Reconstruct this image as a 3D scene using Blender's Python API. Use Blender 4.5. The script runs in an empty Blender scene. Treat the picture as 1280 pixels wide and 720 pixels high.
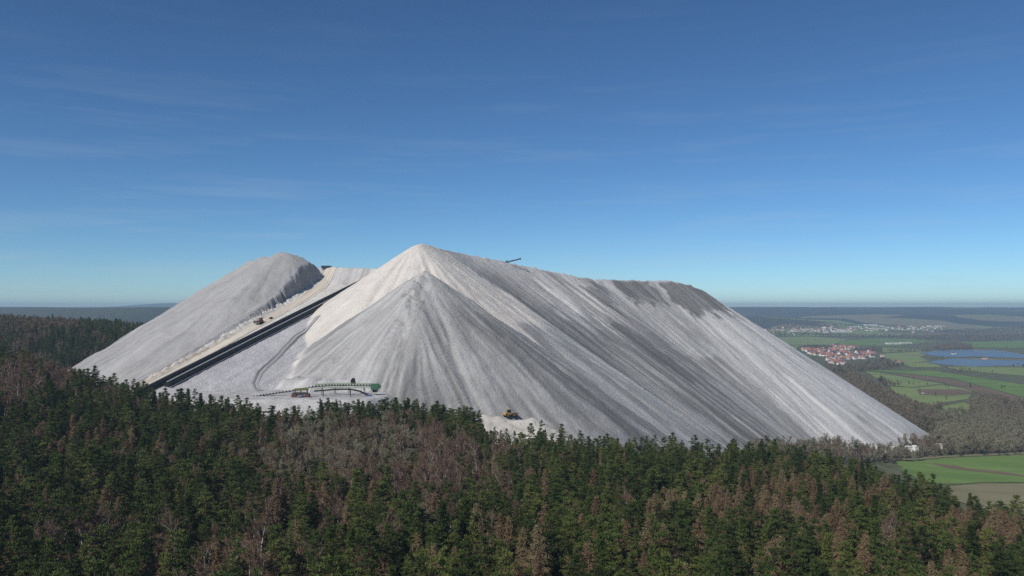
import bpy, bmesh, math, random
import numpy as np
from mathutils import Vector

# ------------------------------------------------------------------ camera, sky, sun, exposure
SC = bpy.context.scene
COL = SC.collection
R = math.radians
cam = bpy.data.cameras.new("camera"); camo = bpy.data.objects.new("camera", cam); COL.objects.link(camo)
cam.sensor_width = 36.0; cam.lens = 28.125; cam.shift_y = 24 / 1280
cam.clip_start = 1.0; cam.clip_end = 80000
camo.location = (0, 0, 0); camo.rotation_euler = (R(90), 0, 0)
SC.camera = camo

SUN_DIR = Vector((-0.48, -0.56, 0.68)).normalized()
EL = math.asin(SUN_DIR.z); AZ = math.atan2(SUN_DIR.x, SUN_DIR.y)
world = bpy.data.worlds.new("World"); SC.world = world; world.use_nodes = True
wn = world.node_tree.nodes; wl = world.node_tree.links
bg = wn["Background"]; bg.inputs[1].default_value = 0.080
sky = wn.new("ShaderNodeTexSky"); sky.sky_type = 'NISHITA'; sky.sun_disc = False
sky.sun_elevation = EL; sky.sun_rotation = AZ % (2 * math.pi)
sky.altitude = 2500; sky.air_density = 1.0; sky.dust_density = 0.0; sky.ozone_density = 9.0
gam = wn.new("ShaderNodeGamma"); gam.inputs[1].default_value = 1.14; wl.new(sky.outputs[0], gam.inputs[0])
tint = wn.new("ShaderNodeMix"); tint.data_type = 'RGBA'; tint.blend_type = 'MULTIPLY'; tint.inputs['Factor'].default_value = 1; tint.inputs['B'].default_value = (0.95, 1.0, 0.89, 1); wl.new(gam.outputs[0], tint.inputs['A'])
# faint cirrus streaks: low cloud veils that belong to the sky itself
tc = wn.new("ShaderNodeTexCoord"); mp = wn.new("ShaderNodeMapping"); mp.inputs[3].default_value = (2.6, 1.4, 30.0)
mp.inputs[2].default_value = (0.0, 0.10, 0.0)
nz = wn.new("ShaderNodeTexNoise"); nz.inputs['Scale'].default_value = 1.6; nz.inputs['Detail'].default_value = 6; nz.inputs['Roughness'].default_value = 0.6
rp = wn.new("ShaderNodeValToRGB"); rp.color_ramp.elements[0].position = 0.50; rp.color_ramp.elements[1].position = 0.92
rp.color_ramp.elements[1].color = (0.34, 0.34, 0.34, 1)
mx = wn.new("ShaderNodeMix"); mx.data_type = 'RGBA'; mx.inputs['B'].default_value = (6.2, 7.0, 7.6, 1)
wl.new(tc.outputs['Generated'], mp.inputs[0]); wl.new(mp.outputs[0], nz.inputs['Vector']); wl.new(nz.outputs['Fac'], rp.inputs[0])
sx = wn.new("ShaderNodeSeparateXYZ"); wl.new(tc.outputs['Generated'], sx.inputs[0])
el_ = wn.new("ShaderNodeMapRange"); el_.inputs[1].default_value = 0.05; el_.inputs[2].default_value = 0.30; el_.inputs[3].default_value = 1.0; el_.inputs[4].default_value = 0.12; wl.new(sx.outputs[2], el_.inputs[0])
ml = wn.new("ShaderNodeMath"); ml.operation = 'MULTIPLY'; wl.new(rp.outputs[0], ml.inputs[0]); wl.new(el_.outputs[0], ml.inputs[1]); wl.new(ml.outputs[0], mx.inputs['Factor']); wl.new(tint.outputs['Result'], mx.inputs['A']); wl.new(mx.outputs['Result'], bg.inputs[0])

sun = bpy.data.lights.new("sun", 'SUN'); sun.energy = 4.3; sun.angle = R(0.53); sun.color = (1.0, 0.95, 0.88)
suno = bpy.data.objects.new("sun", sun); COL.objects.link(suno)
suno.rotation_euler = SUN_DIR.to_track_quat('Z', 'Y').to_euler(); suno.location = (-300, -200, 400)
SC.view_settings.view_transform = 'Standard'; SC.view_settings.look = 'None'
SC.cycles.use_denoising = False
SC.view_settings.exposure = 0.0; SC.view_settings.gamma = 1.0; SC.view_settings.use_curve_mapping = False

random.seed(7); RNG = np.random.default_rng(11)

# ------------------------------------------------------------------ small helpers
def P(px, py, Y):
    """world point seen at photo pixel (px, py), Y metres ahead of the drone"""
    return ((px - 640) / 1000 * Y, Y, -(py - 384) / 1000 * Y)
def pix(x, y, z): return 640 + 1000 * x / y, 384 - 1000 * z / y
def ss(a, b, x):
    t = np.clip((x - a) / (b - a), 0, 1); return t * t * (3 - 2 * t)
def _h(ix, iy, seed):
    n = (ix.astype(np.int64) * 374761393 + iy.astype(np.int64) * 668265263 + seed * 974711) & 0x7fffffff
    n = ((n ^ (n >> 13)) * 1274126177) & 0x7fffffff
    return ((n ^ (n >> 16)) & 0xffff) / 65535.0
def vnoise(x, y, seed=0):
    x = np.asarray(x, float); y = np.asarray(y, float)
    ix = np.floor(x); iy = np.floor(y); fx = x - ix; fy = y - iy
    fx = fx * fx * (3 - 2 * fx); fy = fy * fy * (3 - 2 * fy)
    a = _h(ix, iy, seed); b = _h(ix + 1, iy, seed); c = _h(ix, iy + 1, seed); d = _h(ix + 1, iy + 1, seed)
    return (a * (1 - fx) + b * fx) * (1 - fy) + (c * (1 - fx) + d * fx) * fy
def fbm(x, y, seed=0, o=4):
    s = 0; a = .5
    for k in range(o):
        s = s + a * (vnoise(x * 2 ** k, y * 2 ** k, seed + k) * 2 - 1); a *= .5
    return s
def in_poly(px, py, poly):
    px = np.asarray(px, float); py = np.asarray(py, float); inside = np.zeros(px.shape, bool); n = len(poly)
    for i in range(n):
        x0, y0 = poly[i]; x1, y1 = poly[(i + 1) % n]
        if y0 == y1: continue
        c = ((y0 > py) != (y1 > py)) & (px < (x1 - x0) * (py - y0) / (y1 - y0) + x0)
        inside ^= c
    return inside

def tag(o, label=None, cat=None, group=None, kind=None):
    if label: o["label"] = label
    if cat: o["category"] = cat
    if group: o["group"] = group
    if kind: o["kind"] = kind
    return o
def link(o, parent=None):
    COL.objects.link(o)
    if parent is not None: o.parent = parent
    return o
def empty(name, loc=(0, 0, 0), rz=0.0):
    o = bpy.data.objects.new(name, None); o.empty_display_size = 1.0
    o.location = loc; o.rotation_euler = (0, 0, rz); return link(o)
def np_mesh(name, V, F, mats, smooth=False, midx=None):
    me = bpy.data.meshes.new(name)
    V = np.asarray(V, np.float32); F = np.asarray(F, np.int32); k = F.shape[1]
    me.vertices.add(len(V)); me.vertices.foreach_set("co", V.ravel())
    me.loops.add(F.size); me.loops.foreach_set("vertex_index", F.ravel())
    me.polygons.add(len(F)); me.polygons.foreach_set("loop_start", np.arange(0, F.size, k, dtype=np.int32))
    me.polygons.foreach_set("loop_total", np.full(len(F), k, np.int32))
    if midx is not None: me.polygons.foreach_set("material_index", np.asarray(midx, np.int32))
    me.update(calc_edges=True)
    me.polygons.foreach_set("use_smooth", np.full(len(F), smooth, bool))
    for m in (mats if isinstance(mats, (list, tuple)) else [mats]): me.materials.append(m)
    return me

class MB:
    """collects boxes, bars and prisms into one mesh"""
    def __init__(s): s.v = []; s.f = []; s.m = []; s.cur = 0
    def add(s, vs, fs):
        n = len(s.v); s.v += [tuple(v) for v in vs]
        for f in fs: s.f.append([i + n for i in f]); s.m.append(s.cur)
    def box(s, c, d, rz=0, ry=0):
        x, y, z = d[0] / 2, d[1] / 2, d[2] / 2; out = []
        for (a, b, e) in ((-1,-1,-1),(1,-1,-1),(1,1,-1),(-1,1,-1),(-1,-1,1),(1,-1,1),(1,1,1),(-1,1,1)):
            p = Vector((a * x, b * y, e * z))
            if ry: p = Vector((p.x * math.cos(ry) + p.z * math.sin(ry), p.y, -p.x * math.sin(ry) + p.z * math.cos(ry)))
            if rz: p = Vector((p.x * math.cos(rz) - p.y * math.sin(rz), p.x * math.sin(rz) + p.y * math.cos(rz), p.z))
            out.append((p.x + c[0], p.y + c[1], p.z + c[2]))
        s.add(out, [(0,3,2,1),(4,5,6,7),(0,1,5,4),(1,2,6,5),(2,3,7,6),(3,0,4,7)])
    def bar(s, a, b, w, h=None, n=4, w2=None):
        a = Vector(a); b = Vector(b); d = (b - a)
        if d.length < 1e-6: return
        d.normalize(); u = d.cross(Vector((0, 0, 1)))
        if u.length < 1e-3: u = Vector((1, 0, 0))
        u.normalize(); v = u.cross(d); h = h or w; w2 = w2 or w; vs = []
        for (p, ww, hh) in ((a, w, h), (b, w2, h * w2 / w)):
            for k in range(n):
                t = 2 * math.pi * (k + .5) / n; q = 1.414 if n == 4 else 1.0
                vs.append(p + u * (math.cos(t) * ww / 2 * q) + v * (math.sin(t) * hh / 2 * q))
        fs = [(k, (k + 1) % n, n + (k + 1) % n, n + k) for k in range(n)]
        fs += [tuple(range(n - 1, -1, -1)), tuple(range(n, 2 * n))]
        s.add(vs, fs)
    def wheel(s, c, r, w, axis='y', n=14):
        d = Vector((0, w / 2, 0)) if axis == 'y' else Vector((w / 2, 0, 0)); c = Vector(c)
        vs = []
        for sg in (-1, 1):
            for rr in (r, ):
                for k in range(n):
                    t = 2 * math.pi * k / n
                    o = Vector((math.cos(t) * rr, 0, math.sin(t) * rr)) if axis == 'y' else Vector((0, math.cos(t) * rr, math.sin(t) * rr))
                    vs.append(c + d * sg + o)
        fs = [(k, (k + 1) % n, n + (k + 1) % n, n + k) for k in range(n)] + [tuple(range(n - 1, -1, -1)), tuple(range(n, 2 * n))]
        s.add(vs, fs)
    def prism(s, pts, y0, y1):
        """polygon in (x, z) extruded along y"""
        n = len(pts); vs = [(x, y0, z) for x, z in pts] + [(x, y1, z) for x, z in pts]
        s.add(vs, [(k, (k + 1) % n, n + (k + 1) % n, n + k) for k in range(n)] + [tuple(range(n - 1, -1, -1)), tuple(range(n, 2 * n))])
    def mesh(s, name, mats, smooth=False):
        me = bpy.data.meshes.new(name); me.from_pydata(s.v, [], s.f)
        for m in (mats if isinstance(mats, (list, tuple)) else [mats]): me.materials.append(m)
        me.polygons.foreach_set("material_index", np.array(s.m, np.int32)); me.update()
        bm = bmesh.new(); bm.from_mesh(me); bmesh.ops.recalc_face_normals(bm, faces=bm.faces); bm.to_mesh(me); bm.free()
        if smooth: me.polygons.foreach_set("use_smooth", np.ones(len(me.polygons), bool))
        return me
    def build(s, name, mats, parent=None, smooth=False):
        return link(bpy.data.objects.new(name, s.mesh(name, mats, smooth)), parent)

# ------------------------------------------------------------------ materials
MATS = {}
def nt(name):
    m = bpy.data.materials.new(name); m.use_nodes = True; MATS[name] = m
    return m, m.node_tree.nodes, m.node_tree.links, m.node_tree.nodes["Principled BSDF"]
def paint(name, c, rough=0.55, dirt=0.25, metal=0.0):
    m, n, l, b = nt(name)
    g = n.new("ShaderNodeNewGeometry"); z = n.new("ShaderNodeTexNoise"); z.inputs['Scale'].default_value = 0.9; z.inputs['Detail'].default_value = 5
    l.new(g.outputs['Position'], z.inputs['Vector'])
    r = n.new("ShaderNodeMapRange"); r.inputs[3].default_value = 1 - dirt; r.inputs[4].default_value = 1 + dirt * .6; l.new(z.outputs['Fac'], r.inputs[0])
    v = n.new("ShaderNodeMix"); v.data_type = 'RGBA'; v.blend_type = 'MULTIPLY'; v.inputs['Factor'].default_value = 1; v.inputs['A'].default_value = (*c, 1)
    l.new(r.outputs[0], v.inputs['B']); l.new(v.outputs['Result'], b.inputs['Base Color'])
    b.inputs['Roughness'].default_value = rough; b.inputs['Metallic'].default_value = metal; b.inputs['Specular IOR Level'].default_value = 0.25
    return m
def foliage(name, stops, rough=0.8, transl=0.0, patch=0.03):
    """colour varies from tree to tree and slowly over the ground"""
    m, n, l, b = nt(name)
    oi = n.new("ShaderNodeObjectInfo"); g = n.new("ShaderNodeNewGeometry")
    z = n.new("ShaderNodeTexNoise"); z.inputs['Scale'].default_value = 0.55; z.inputs['Detail'].default_value = 3; l.new(g.outputs['Position'], z.inputs['Vector'])
    a = n.new("ShaderNodeMath"); a.operation = 'MULTIPLY_ADD'; a.inputs[1].default_value = 0.92; l.new(oi.outputs['Random'], a.inputs[0])
    s = n.new("ShaderNodeMath"); s.operation = 'MULTIPLY_ADD'; s.inputs[1].default_value = 0.8; s.inputs[2].default_value = -0.36; l.new(z.outputs['Fac'], s.inputs[0])
    l.new(s.outputs[0], a.inputs[2])
    r = n.new("ShaderNodeValToRGB"); l.new(a.outputs[0], r.inputs[0]); el = r.color_ramp.elements
    while len(el) < len(stops): el.new(0.5)
    for i, (p, c) in enumerate(stops): el[i].position = p; el[i].color = (*c, 1)
    l.new(r.outputs[0], b.inputs['Base Color']); b.inputs['Roughness'].default_value = rough; b.inputs['Specular IOR Level'].default_value = 0.2
    if transl:
        t = n.new("ShaderNodeBsdfTranslucent"); l.new(r.outputs[0], t.inputs[0]); mxs = n.new("ShaderNodeMixShader"); mxs.inputs[0].default_value = transl
        l.new(b.outputs[0], mxs.inputs[1]); l.new(t.outputs[0], mxs.inputs[2]); l.new(mxs.outputs[0], n["Material Output"].inputs[0])
    return m
M_PINE = foliage("pine_needles", [(0.0, (0.030, 0.046, 0.012)), (0.40, (0.056, 0.083, 0.020)), (0.75, (0.086, 0.118, 0.027)), (1.0, (0.135, 0.148, 0.038))], transl=0.15)
M_LARCH = foliage("larch_twigs", [(0.0, (0.130, 0.082, 0.047)), (0.5, (0.180, 0.122, 0.066)), (1.0, (0.196, 0.158, 0.081))])
M_BIRCH = foliage("birch_twigs", [(0.0, (0.120, 0.070, 0.048)), (0.5, (0.172, 0.110, 0.070)), (1.0, (0.205, 0.152, 0.095))])
M_BARE = foliage("bare_twigs", [(0.0, (0.175, 0.158, 0.105)), (0.5, (0.235, 0.215, 0.142)), (1.0, (0.265, 0.255, 0.165))])
M_BUSH = foliage("brown_twigs", [(0.0, (0.15, 0.115, 0.085)), (0.5, (0.20, 0.165, 0.115)), (1.0, (0.24, 0.21, 0.14))])
M_PBARK = foliage("pine_bark", [(0.0, (0.07, 0.045, 0.032)), (1.0, (0.15, 0.085, 0.055))])
M_LBARK = foliage("larch_bark", [(0.0, (0.10, 0.075, 0.060)), (1.0, (0.19, 0.15, 0.12))])
M_WBARK = foliage("birch_bark", [(0.0, (0.30, 0.28, 0.26)), (1.0, (0.60, 0.58, 0.54))])
M_GBARK = foliage("grey_bark", [(0.0, (0.10, 0.09, 0.075)), (1.0, (0.20, 0.18, 0.15))])

def ground_mat():
    m, n, l, b = nt("ground_soil")
    g = n.new("ShaderNodeNewGeometry")
    z1 = n.new("ShaderNodeTexNoise"); z1.inputs['Scale'].default_value = 0.06; z1.inputs['Detail'].default_value = 8; l.new(g.outputs['Position'], z1.inputs['Vector'])
    z2 = n.new("ShaderNodeTexNoise"); z2.inputs['Scale'].default_value = 0.00055; z2.inputs['Detail'].default_value = 7; z2.inputs['Roughness'].default_value = .62; l.new(g.outputs['Position'], z2.inputs['Vector'])
    at = n.new("ShaderNodeAttribute"); at.attribute_name = "zone"
    r1 = n.new("ShaderNodeValToRGB"); l.new(z1.outputs['Fac'], r1.inputs[0]); e = r1.color_ramp.elements
    e[0].position = .3; e[0].color = (.045, .026, .016, 1); e[1].position = .72; e[1].color = (.150, .082, .045, 1)
    r2 = n.new("ShaderNodeValToRGB"); l.new(z1.outputs['Fac'], r2.inputs[0]); e = r2.color_ramp.elements
    e[0].position = .3; e[0].color = (.070, .078, .042, 1); e[1].position = .75; e[1].color = (.135, .140, .080, 1)
    r3 = n.new("ShaderNodeValToRGB"); l.new(z2.outputs['Fac'], r3.inputs[0]); e = r3.color_ramp.elements
    e[0].position = .36; e[0].color = (.026, .036, .024, 1); e[1].position = .50; e[1].color = (.085, .095, .050, 1)
    k = e.new(.60); k.color = (.10, .125, .055, 1); k = e.new(.66); k.color = (.34, .31, .22, 1)
    sep = n.new("ShaderNodeSeparateColor"); l.new(at.outputs['Color'], sep.inputs[0])
    a = n.new("ShaderNodeMix"); a.data_type = 'RGBA'; l.new(sep.outputs[0], a.inputs['Factor']); l.new(r1.outputs[0], a.inputs['A']); l.new(r2.outputs[0], a.inputs['B'])
    c = n.new("ShaderNodeMix"); c.data_type = 'RGBA'; l.new(sep.outputs[1], c.inputs['Factor']); l.new(a.outputs['Result'], c.inputs['A']); l.new(r3.outputs[0], c.inputs['B'])
    w = n.new("ShaderNodeMix"); w.data_type = 'RGBA'; w.inputs['B'].default_value = (.034, .044, .032, 1); l.new(sep.outputs[2], w.inputs['Factor']); l.new(c.outputs['Result'], w.inputs['A'])
    l.new(w.outputs['Result'], b.inputs['Base Color']); b.inputs['Roughness'].default_value = .95; b.inputs['Specular IOR Level'].default_value = .1
    return m
M_GROUND = ground_mat()
def salt_mat():
    m, n, l, b = nt("salt_tailings")
    at = n.new("ShaderNodeAttribute"); at.attribute_name = "albedo"; g = n.new("ShaderNodeNewGeometry")
    z = n.new("ShaderNodeTexNoise"); z.inputs['Scale'].default_value = 0.55; z.inputs['Detail'].default_value = 8; z.inputs['Roughness'].default_value = .7; l.new(g.outputs['Position'], z.inputs['Vector'])
    r = n.new("ShaderNodeMapRange"); r.inputs[1].default_value = .25; r.inputs[2].default_value = .75; r.inputs[3].default_value = .88; r.inputs[4].default_value = 1.12; l.new(z.outputs['Fac'], r.inputs[0])
    v = n.new("ShaderNodeMix"); v.data_type = 'RGBA'; v.blend_type = 'MULTIPLY'; v.inputs['Factor'].default_value = 1
    l.new(at.outputs['Color'], v.inputs['A']); l.new(r.outputs[0], v.inputs['B']); l.new(v.outputs['Result'], b.inputs['Base Color'])
    bp = n.new("ShaderNodeBump"); bp.inputs['Strength'].default_value = .8; bp.inputs['Distance'].default_value = 1.8; l.new(z.outputs['Fac'], bp.inputs['Height']); l.new(bp.outputs[0], b.inputs['Normal'])
    b.inputs['Roughness'].default_value = .92; b.inputs['Specular IOR Level'].default_value = .12
    return m
M_SALT = salt_mat()
def field_mat(name, c0, c1, ang=0.0, rows=True):
    m, n, l, b = nt(name)
    g = n.new("ShaderNodeNewGeometry"); mpn = n.new("ShaderNodeMapping"); mpn.inputs[2].default_value = (0, 0, ang); mpn.inputs[3].default_value = (.004, .06, .01)
    z = n.new("ShaderNodeTexNoise"); z.inputs['Scale'].default_value = 1; z.inputs['Detail'].default_value = 6; l.new(g.outputs['Position'], mpn.inputs[0]); l.new(mpn.outputs[0], z.inputs['Vector'])
    z2 = n.new("ShaderNodeTexNoise"); z2.inputs['Scale'].default_value = .012; z2.inputs['Detail'].default_value = 6; l.new(g.outputs['Position'], z2.inputs['Vector'])
    ad = n.new("ShaderNodeMath"); ad.operation = 'ADD'; l.new(z.outputs['Fac'], ad.inputs[0]); l.new(z2.outputs['Fac'], ad.inputs[1])
    r = n.new("ShaderNodeMapRange"); r.inputs[1].default_value = .7; r.inputs[2].default_value = 1.3; l.new(ad.outputs[0], r.inputs[0])
    x = n.new("ShaderNodeMix"); x.data_type = 'RGBA'; x.inputs['A'].default_value = (*c0, 1); x.inputs['B'].default_value = (*c1, 1); l.new(r.outputs[0], x.inputs['Factor'])
    l.new(x.outputs['Result'], b.inputs['Base Color']); b.inputs['Roughness'].default_value = .9; b.inputs['Specular IOR Level'].default_value = .1
    return m
M_GREEN = field_mat("young_wheat", (.090, .155, .040), (.150, .220, .065), R(25))
M_GREEN2 = field_mat("meadow_grass", (.140, .190, .062), (.205, .250, .095), R(-50))
M_DRY = field_mat("dry_grass", (.150, .140, .080), (.210, .190, .110), R(30))
M_SOIL = field_mat("bare_field_soil", (.120, .085, .055), (.170, .130, .090), R(-20))
def water_mat():
    m, n, l, b = nt("lake_water")
    g = n.new("ShaderNodeNewGeometry"); z = n.new("ShaderNodeTexNoise"); z.inputs['Scale'].default_value = .35; z.inputs['Detail'].default_value = 4; l.new(g.outputs['Position'], z.inputs['Vector'])
    bp = n.new("ShaderNodeBump"); bp.inputs['Strength'].default_value = .5; bp.inputs['Distance'].default_value = .6; l.new(z.outputs['Fac'], bp.inputs['Height']); l.new(bp.outputs[0], b.inputs['Normal'])
    b.inputs['Base Color'].default_value = (.10, .15, .20, 1); b.inputs['Roughness'].default_value = .35; b.inputs['IOR'].default_value = 1.33
    return m
M_WATER = water_mat()
M_BLACK = paint("black_cladding", (.012, .012, .014), .6, .4)
M_DGREY = paint("dark_grey_steel", (.05, .05, .055), .5, .3)
M_GREY = paint("grey_sheet", (.26, .26, .27), .5, .3)
M_WHITE = paint("white_paint", (.72, .71, .68), .6, .12)
M_GREENP = paint("green_paint", (.055, .135, .075), .65, .6)
M_LGREEN = paint("faded_green_paint", (.20, .28, .17), .6, .4)
M_OLIVE = paint("olive_paint", (.13, .17, .06), .6, .3)
M_YELLOW = paint("machine_yellow", (.46, .30, .09), .6, .45)
M_ORANGE = paint("rusty_orange", (.30, .11, .035), .6, .35)
M_RUST = paint("rusty_brown", (.13, .055, .04), .7, .35)
M_RUBBER = paint("rubber", (.015, .015, .015), .8, .3)
M_GLASS = paint("cab_glass", (.02, .03, .04), .1, .1)
M_BLUE = paint("blue_paint", (.05, .10, .24), .5, .3)
M_ROADTAN = None
WALLS = [paint("white_render", (.74, .73, .70), .8, .08), paint("cream_render", (.66, .60, .48), .8, .08), paint("pale_grey_render", (.50, .49, .47), .8, .1)]
ROOFS = [paint("red_tiles", (.30, .11, .075), .8, .25), paint("orange_tiles", (.40, .18, .115), .8, .2), paint("brown_tiles", (.15, .075, .055), .8, .25), paint("slate_roof", (.085, .085, .095), .7, .2)]

# ------------------------------------------------------------------ terrain
CP = []
def cp(px, py, Y, dz=0):
    x, y, z = P(px, py, Y); CP.append((x, y, z + dz))
TH = -20
for a in [(200,487,485),(330,503,470),(480,503,475),(560,514,475),(700,538,460),(850,550,450),(1000,556,450),(1090,577,420),(1200,612,370),(1280,640,340),
          (0,720,185),(320,720,182),(640,720,180),(960,720,195),(1280,720,225),(0,430,520),(60,442,530),(110,474,545),(0,500,365),(200,560,330),(450,590,320),(700,610,310),(900,620,300),(1100,640,300),
          (0,394,1000),(60,399,960),(115,406,950),(175,415,950)]:
    cp(*a, TH - (6 if a[2] > 900 else 0) + (3 if 400 < a[2] < 600 else 0))
CP += [(-483,890,-64),(-430,830,-66),(-360,760,-74),(-450,700,-92),(-520,760,-88),(-330,650,-78),(-270,560,-72),(-160,515,-72),(-70,520,-80),(0,540,-94),(142,700,-126),(235,790,-140),
       (329,886,-152),(446,970,-165),(570,1095,-180),(430,925,-170),(480,915,-173),(672,960,-179),(540,864,-177),(480,768,-179),(396,708,-178),(280,620,-158),(340,570,-165),(440,610,-180),(560,670,-182),(345,450,-132),(460,470,-160),(610,570,-180),
       (0,0,-85),(-200,0,-85),(250,0,-92),(-400,150,-70),(-600,400,-30),(-700,700,-60),(450,200,-115),(600,250,-155),(760,720,-182),(840,1200,-182),(360,1380,-182),(720,1500,-182),(0,1100,-150),(-150,800,-115),(-150,1000,-120),(-300,1150,-80),(-700,1150,-30),(-900,600,-30),(-600,950,-36)]
CP = np.array(CP)
def _tps_u(r2): return 0.5 * r2 * np.log(r2 + 1e-9)
_S = 400.0
_c = CP[:, :2] / _S; _n = len(_c)
_K = _tps_u(((_c[:, None] - _c[None]) ** 2).sum(-1)) + 0.003 * np.eye(_n)
_Pm = np.c_[np.ones(_n), _c]
_A = np.zeros((_n + 3, _n + 3)); _A[:_n, :_n] = _K; _A[:_n, _n:] = _Pm; _A[_n:, :_n] = _Pm.T
_w = np.linalg.solve(_A, np.r_[CP[:, 2], 0, 0, 0])
def near_z(X, Y):
    sh = np.shape(X); q = np.c_[np.ravel(X), np.ravel(Y)] / _S; out = np.empty(len(q))
    for i in range(0, len(q), 40000):
        b = q[i:i + 40000]
        out[i:i + 40000] = _tps_u(((b[:, None] - _c[None]) ** 2).sum(-1)) @ _w[:_n] + np.c_[np.ones(len(b)), b] @ _w[_n:]
    return out.reshape(sh)
def far_z(X, Y):
    z = -182 - 16 * ss(1300, 3000, Y)
    left = ss(-300, -900, X) * (1 - ss(1500, 3200, Y)); z = z * (1 - left) + (-40) * left
    hr = ss(6200, 11500, Y + 1800 * fbm(X / 2600, Y / 3000, 5, 3))
    z = z + hr * 188 + 34 * hr * fbm(X / 900, Y / 1300, 9, 4)
    z = z + 75 * np.exp(-((X - 2250) / 800) ** 2 - ((Y - 7600) / 900) ** 2) + 65 * np.exp(-((X - 4300) / 1100) ** 2 - ((Y - 8300) / 700) ** 2) + 40 * np.exp(-((X - 5600) / 900) ** 2 - ((Y - 8600) / 900) ** 2)
    q = X / np.maximum(Y, 200)
    lm = ss(-.12, -.3, q) * ss(3000, 5000, Y)
    zl = -6 + 12 * fbm(X / 800, Y / 900, 21, 4) + 5 * np.sin(X / 420)
    z = z * (1 - lm) + zl * lm
    z = z + 95 * np.exp(-((X + 6650) / 620) ** 2 - ((Y - 15500) / 900) ** 2)
    return z
def terrain(X, Y):
    X = np.asarray(X, float); Y = np.asarray(Y, float)
    w = ss(-1000, -760, X) * (1 - ss(760, 960, X)) * (1 - ss(1350, 1600, Y)) * ss(-300, -150, Y)
    f = far_z(X, Y)
    n = np.clip(near_z(np.clip(X, -1000, 960), np.clip(Y, -300, 1600)), -184, 5)
    return f * (1 - w) + n * w
_terrain_exact = terrain
def grid_z(X, Y):
    X = np.asarray(X, float); Y = np.asarray(Y, float); i = np.clip(np.searchsorted(gx, X) - 1, 0, len(gx) - 2); j = np.clip(np.searchsorted(gy, Y) - 1, 0, len(gy) - 2)
    fx = np.clip((X - gx[i]) / (gx[i + 1] - gx[i]), 0, 1); fy = np.clip((Y - gy[j]) / (gy[j + 1] - gy[j]), 0, 1)
    return (GZ[j, i] * (1 - fx) + GZ[j, i + 1] * fx) * (1 - fy) + (GZ[j + 1, i] * (1 - fx) + GZ[j + 1, i + 1] * fx) * fy
def tz(x, y): return float(grid_z(x, y))
def at(px, py, dz=0.0):
    z = -185.0
    for _ in range(14):
        Y = max(z / (-(py - 384) / 1000), 50); X = (px - 640) / 1000 * Y
        z = 0.5 * z + 0.5 * (tz(X, Y) + dz)
    return X, Y, z - dz
def lines(lo, hi, step, far_lo, far_hi, g):
    a = list(np.arange(lo, hi + .1, step)); s = step
    while a[-1] < far_hi: s = min(s * g, 420); a.append(a[-1] + s)
    s = step; b = []; c = lo
    while c > far_lo: s = min(s * g, 420); c -= s; b.append(c)
    return np.array(b[::-1] + a)
gx = lines(-720, 820, 8, -15000, 15000, 1.09); gy = lines(-60, 1500, 8, -400, 19500, 1.06)
GX, GY = np.meshgrid(gx, gy); GZ = terrain(GX, GY)
GZ = GZ + .5 * fbm(GX / 14, GY / 14, 3, 2) * (1 - ss(1000, 1300, GY))
terrain = grid_z
nx, ny = len(gx), len(gy)
ii = np.arange(nx * ny).reshape(ny, nx)
F = np.c_[ii[:-1, :-1].ravel(), ii[:-1, 1:].ravel(), ii[1:, 1:].ravel(), ii[1:, :-1].ravel()]
me = np_mesh("ground", np.c_[GX.ravel(), GY.ravel(), GZ.ravel()], F, M_GROUND, True)
ca = me.color_attributes.new("zone", 'FLOAT_COLOR', 'POINT'); zc = np.zeros((nx * ny, 4), np.float32); zc[:, 3] = 1
zc[:, 0] = (ss(-130, -165, GZ) * ss(200, 300, GX) + ss(1350, 1500, GY)).clip(0, 1).ravel()
wd = fbm(GX / 1700, GY / 2600, 71, 4); zc[:, 2] = (ss(-.06, .10, wd + .0016 * (GZ + 150)) * ss(5200, 6500, GY)).ravel()
zc[:, 2] = np.maximum(zc[:, 2], (ss(-.10, -.2, GX / np.maximum(GY, 1)) * ss(1300, 1700, GY) * (.75 + .25 * ss(-.1, .1, wd))).ravel())
zc[:, 1] = ss(4300, 6000, GY + 900 * fbm(GX / 700, GY / 900, 4, 3)).ravel(); ca.data.foreach_set("color", zc.ravel())
g_o = link(bpy.data.objects.new("ground", me)); g_o["kind"] = "structure"

# ------------------------------------------------------------------ the spoil heap
MS = 0.66
def densify(pts, step=0.7):
    out = []
    for a, b in zip(pts[:-1], pts[1:]):
        a = np.array(a); b = np.array(b); n = max(1, int(np.linalg.norm((b - a)[:2]) / step))
        for k in range(n): out.append(a + (b - a) * k / n)
    out.append(np.array(pts[-1])); return np.array(out)
def spline(pts, n=6):
    p = np.array([pts[0]] + list(pts) + [pts[-1]]); out = []
    for i in range(1, len(p) - 2):
        for k in range(n):
            t = k / n; out.append(tuple(.5 * ((2 * p[i]) + (-p[i - 1] + p[i + 1]) * t + (2 * p[i - 1] - 5 * p[i] + 4 * p[i + 1] - p[i + 2]) * t * t + (-p[i - 1] + 3 * p[i] - 3 * p[i + 1] + p[i + 2]) * t ** 3)))
    return out + [tuple(pts[-1])]
CREST_P = spline([P(516,307.5,797),P(525,304.5,803),P(534,305.5,815),P(552,311,848),P(580,317,890),P(612,323,930),P(640,329,962),P(700,341,1030),P(740,349,1078),P(770,350,1112),P(806,350.5,1150),P(846,352,1183),P(877,361.5,1203)])
CREST_Q = [P(530,337,707),P(518,361,676),P(521,396,640),P(532,440,606)]
CREST_B = [P(308,328.5,893),P(324,322.5,882),P(340,318.5,866),P(350,315.5,857),P(362,316.5,856),P(378,322,861),P(392,331,867),P(403,337.5,872)]
MOUND = [P(596,519,553),P(606,515.5,552),P(622,516,550),P(640,523,548),P(655,523,549),P(668,519,551),P(692,533,553)]
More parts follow.
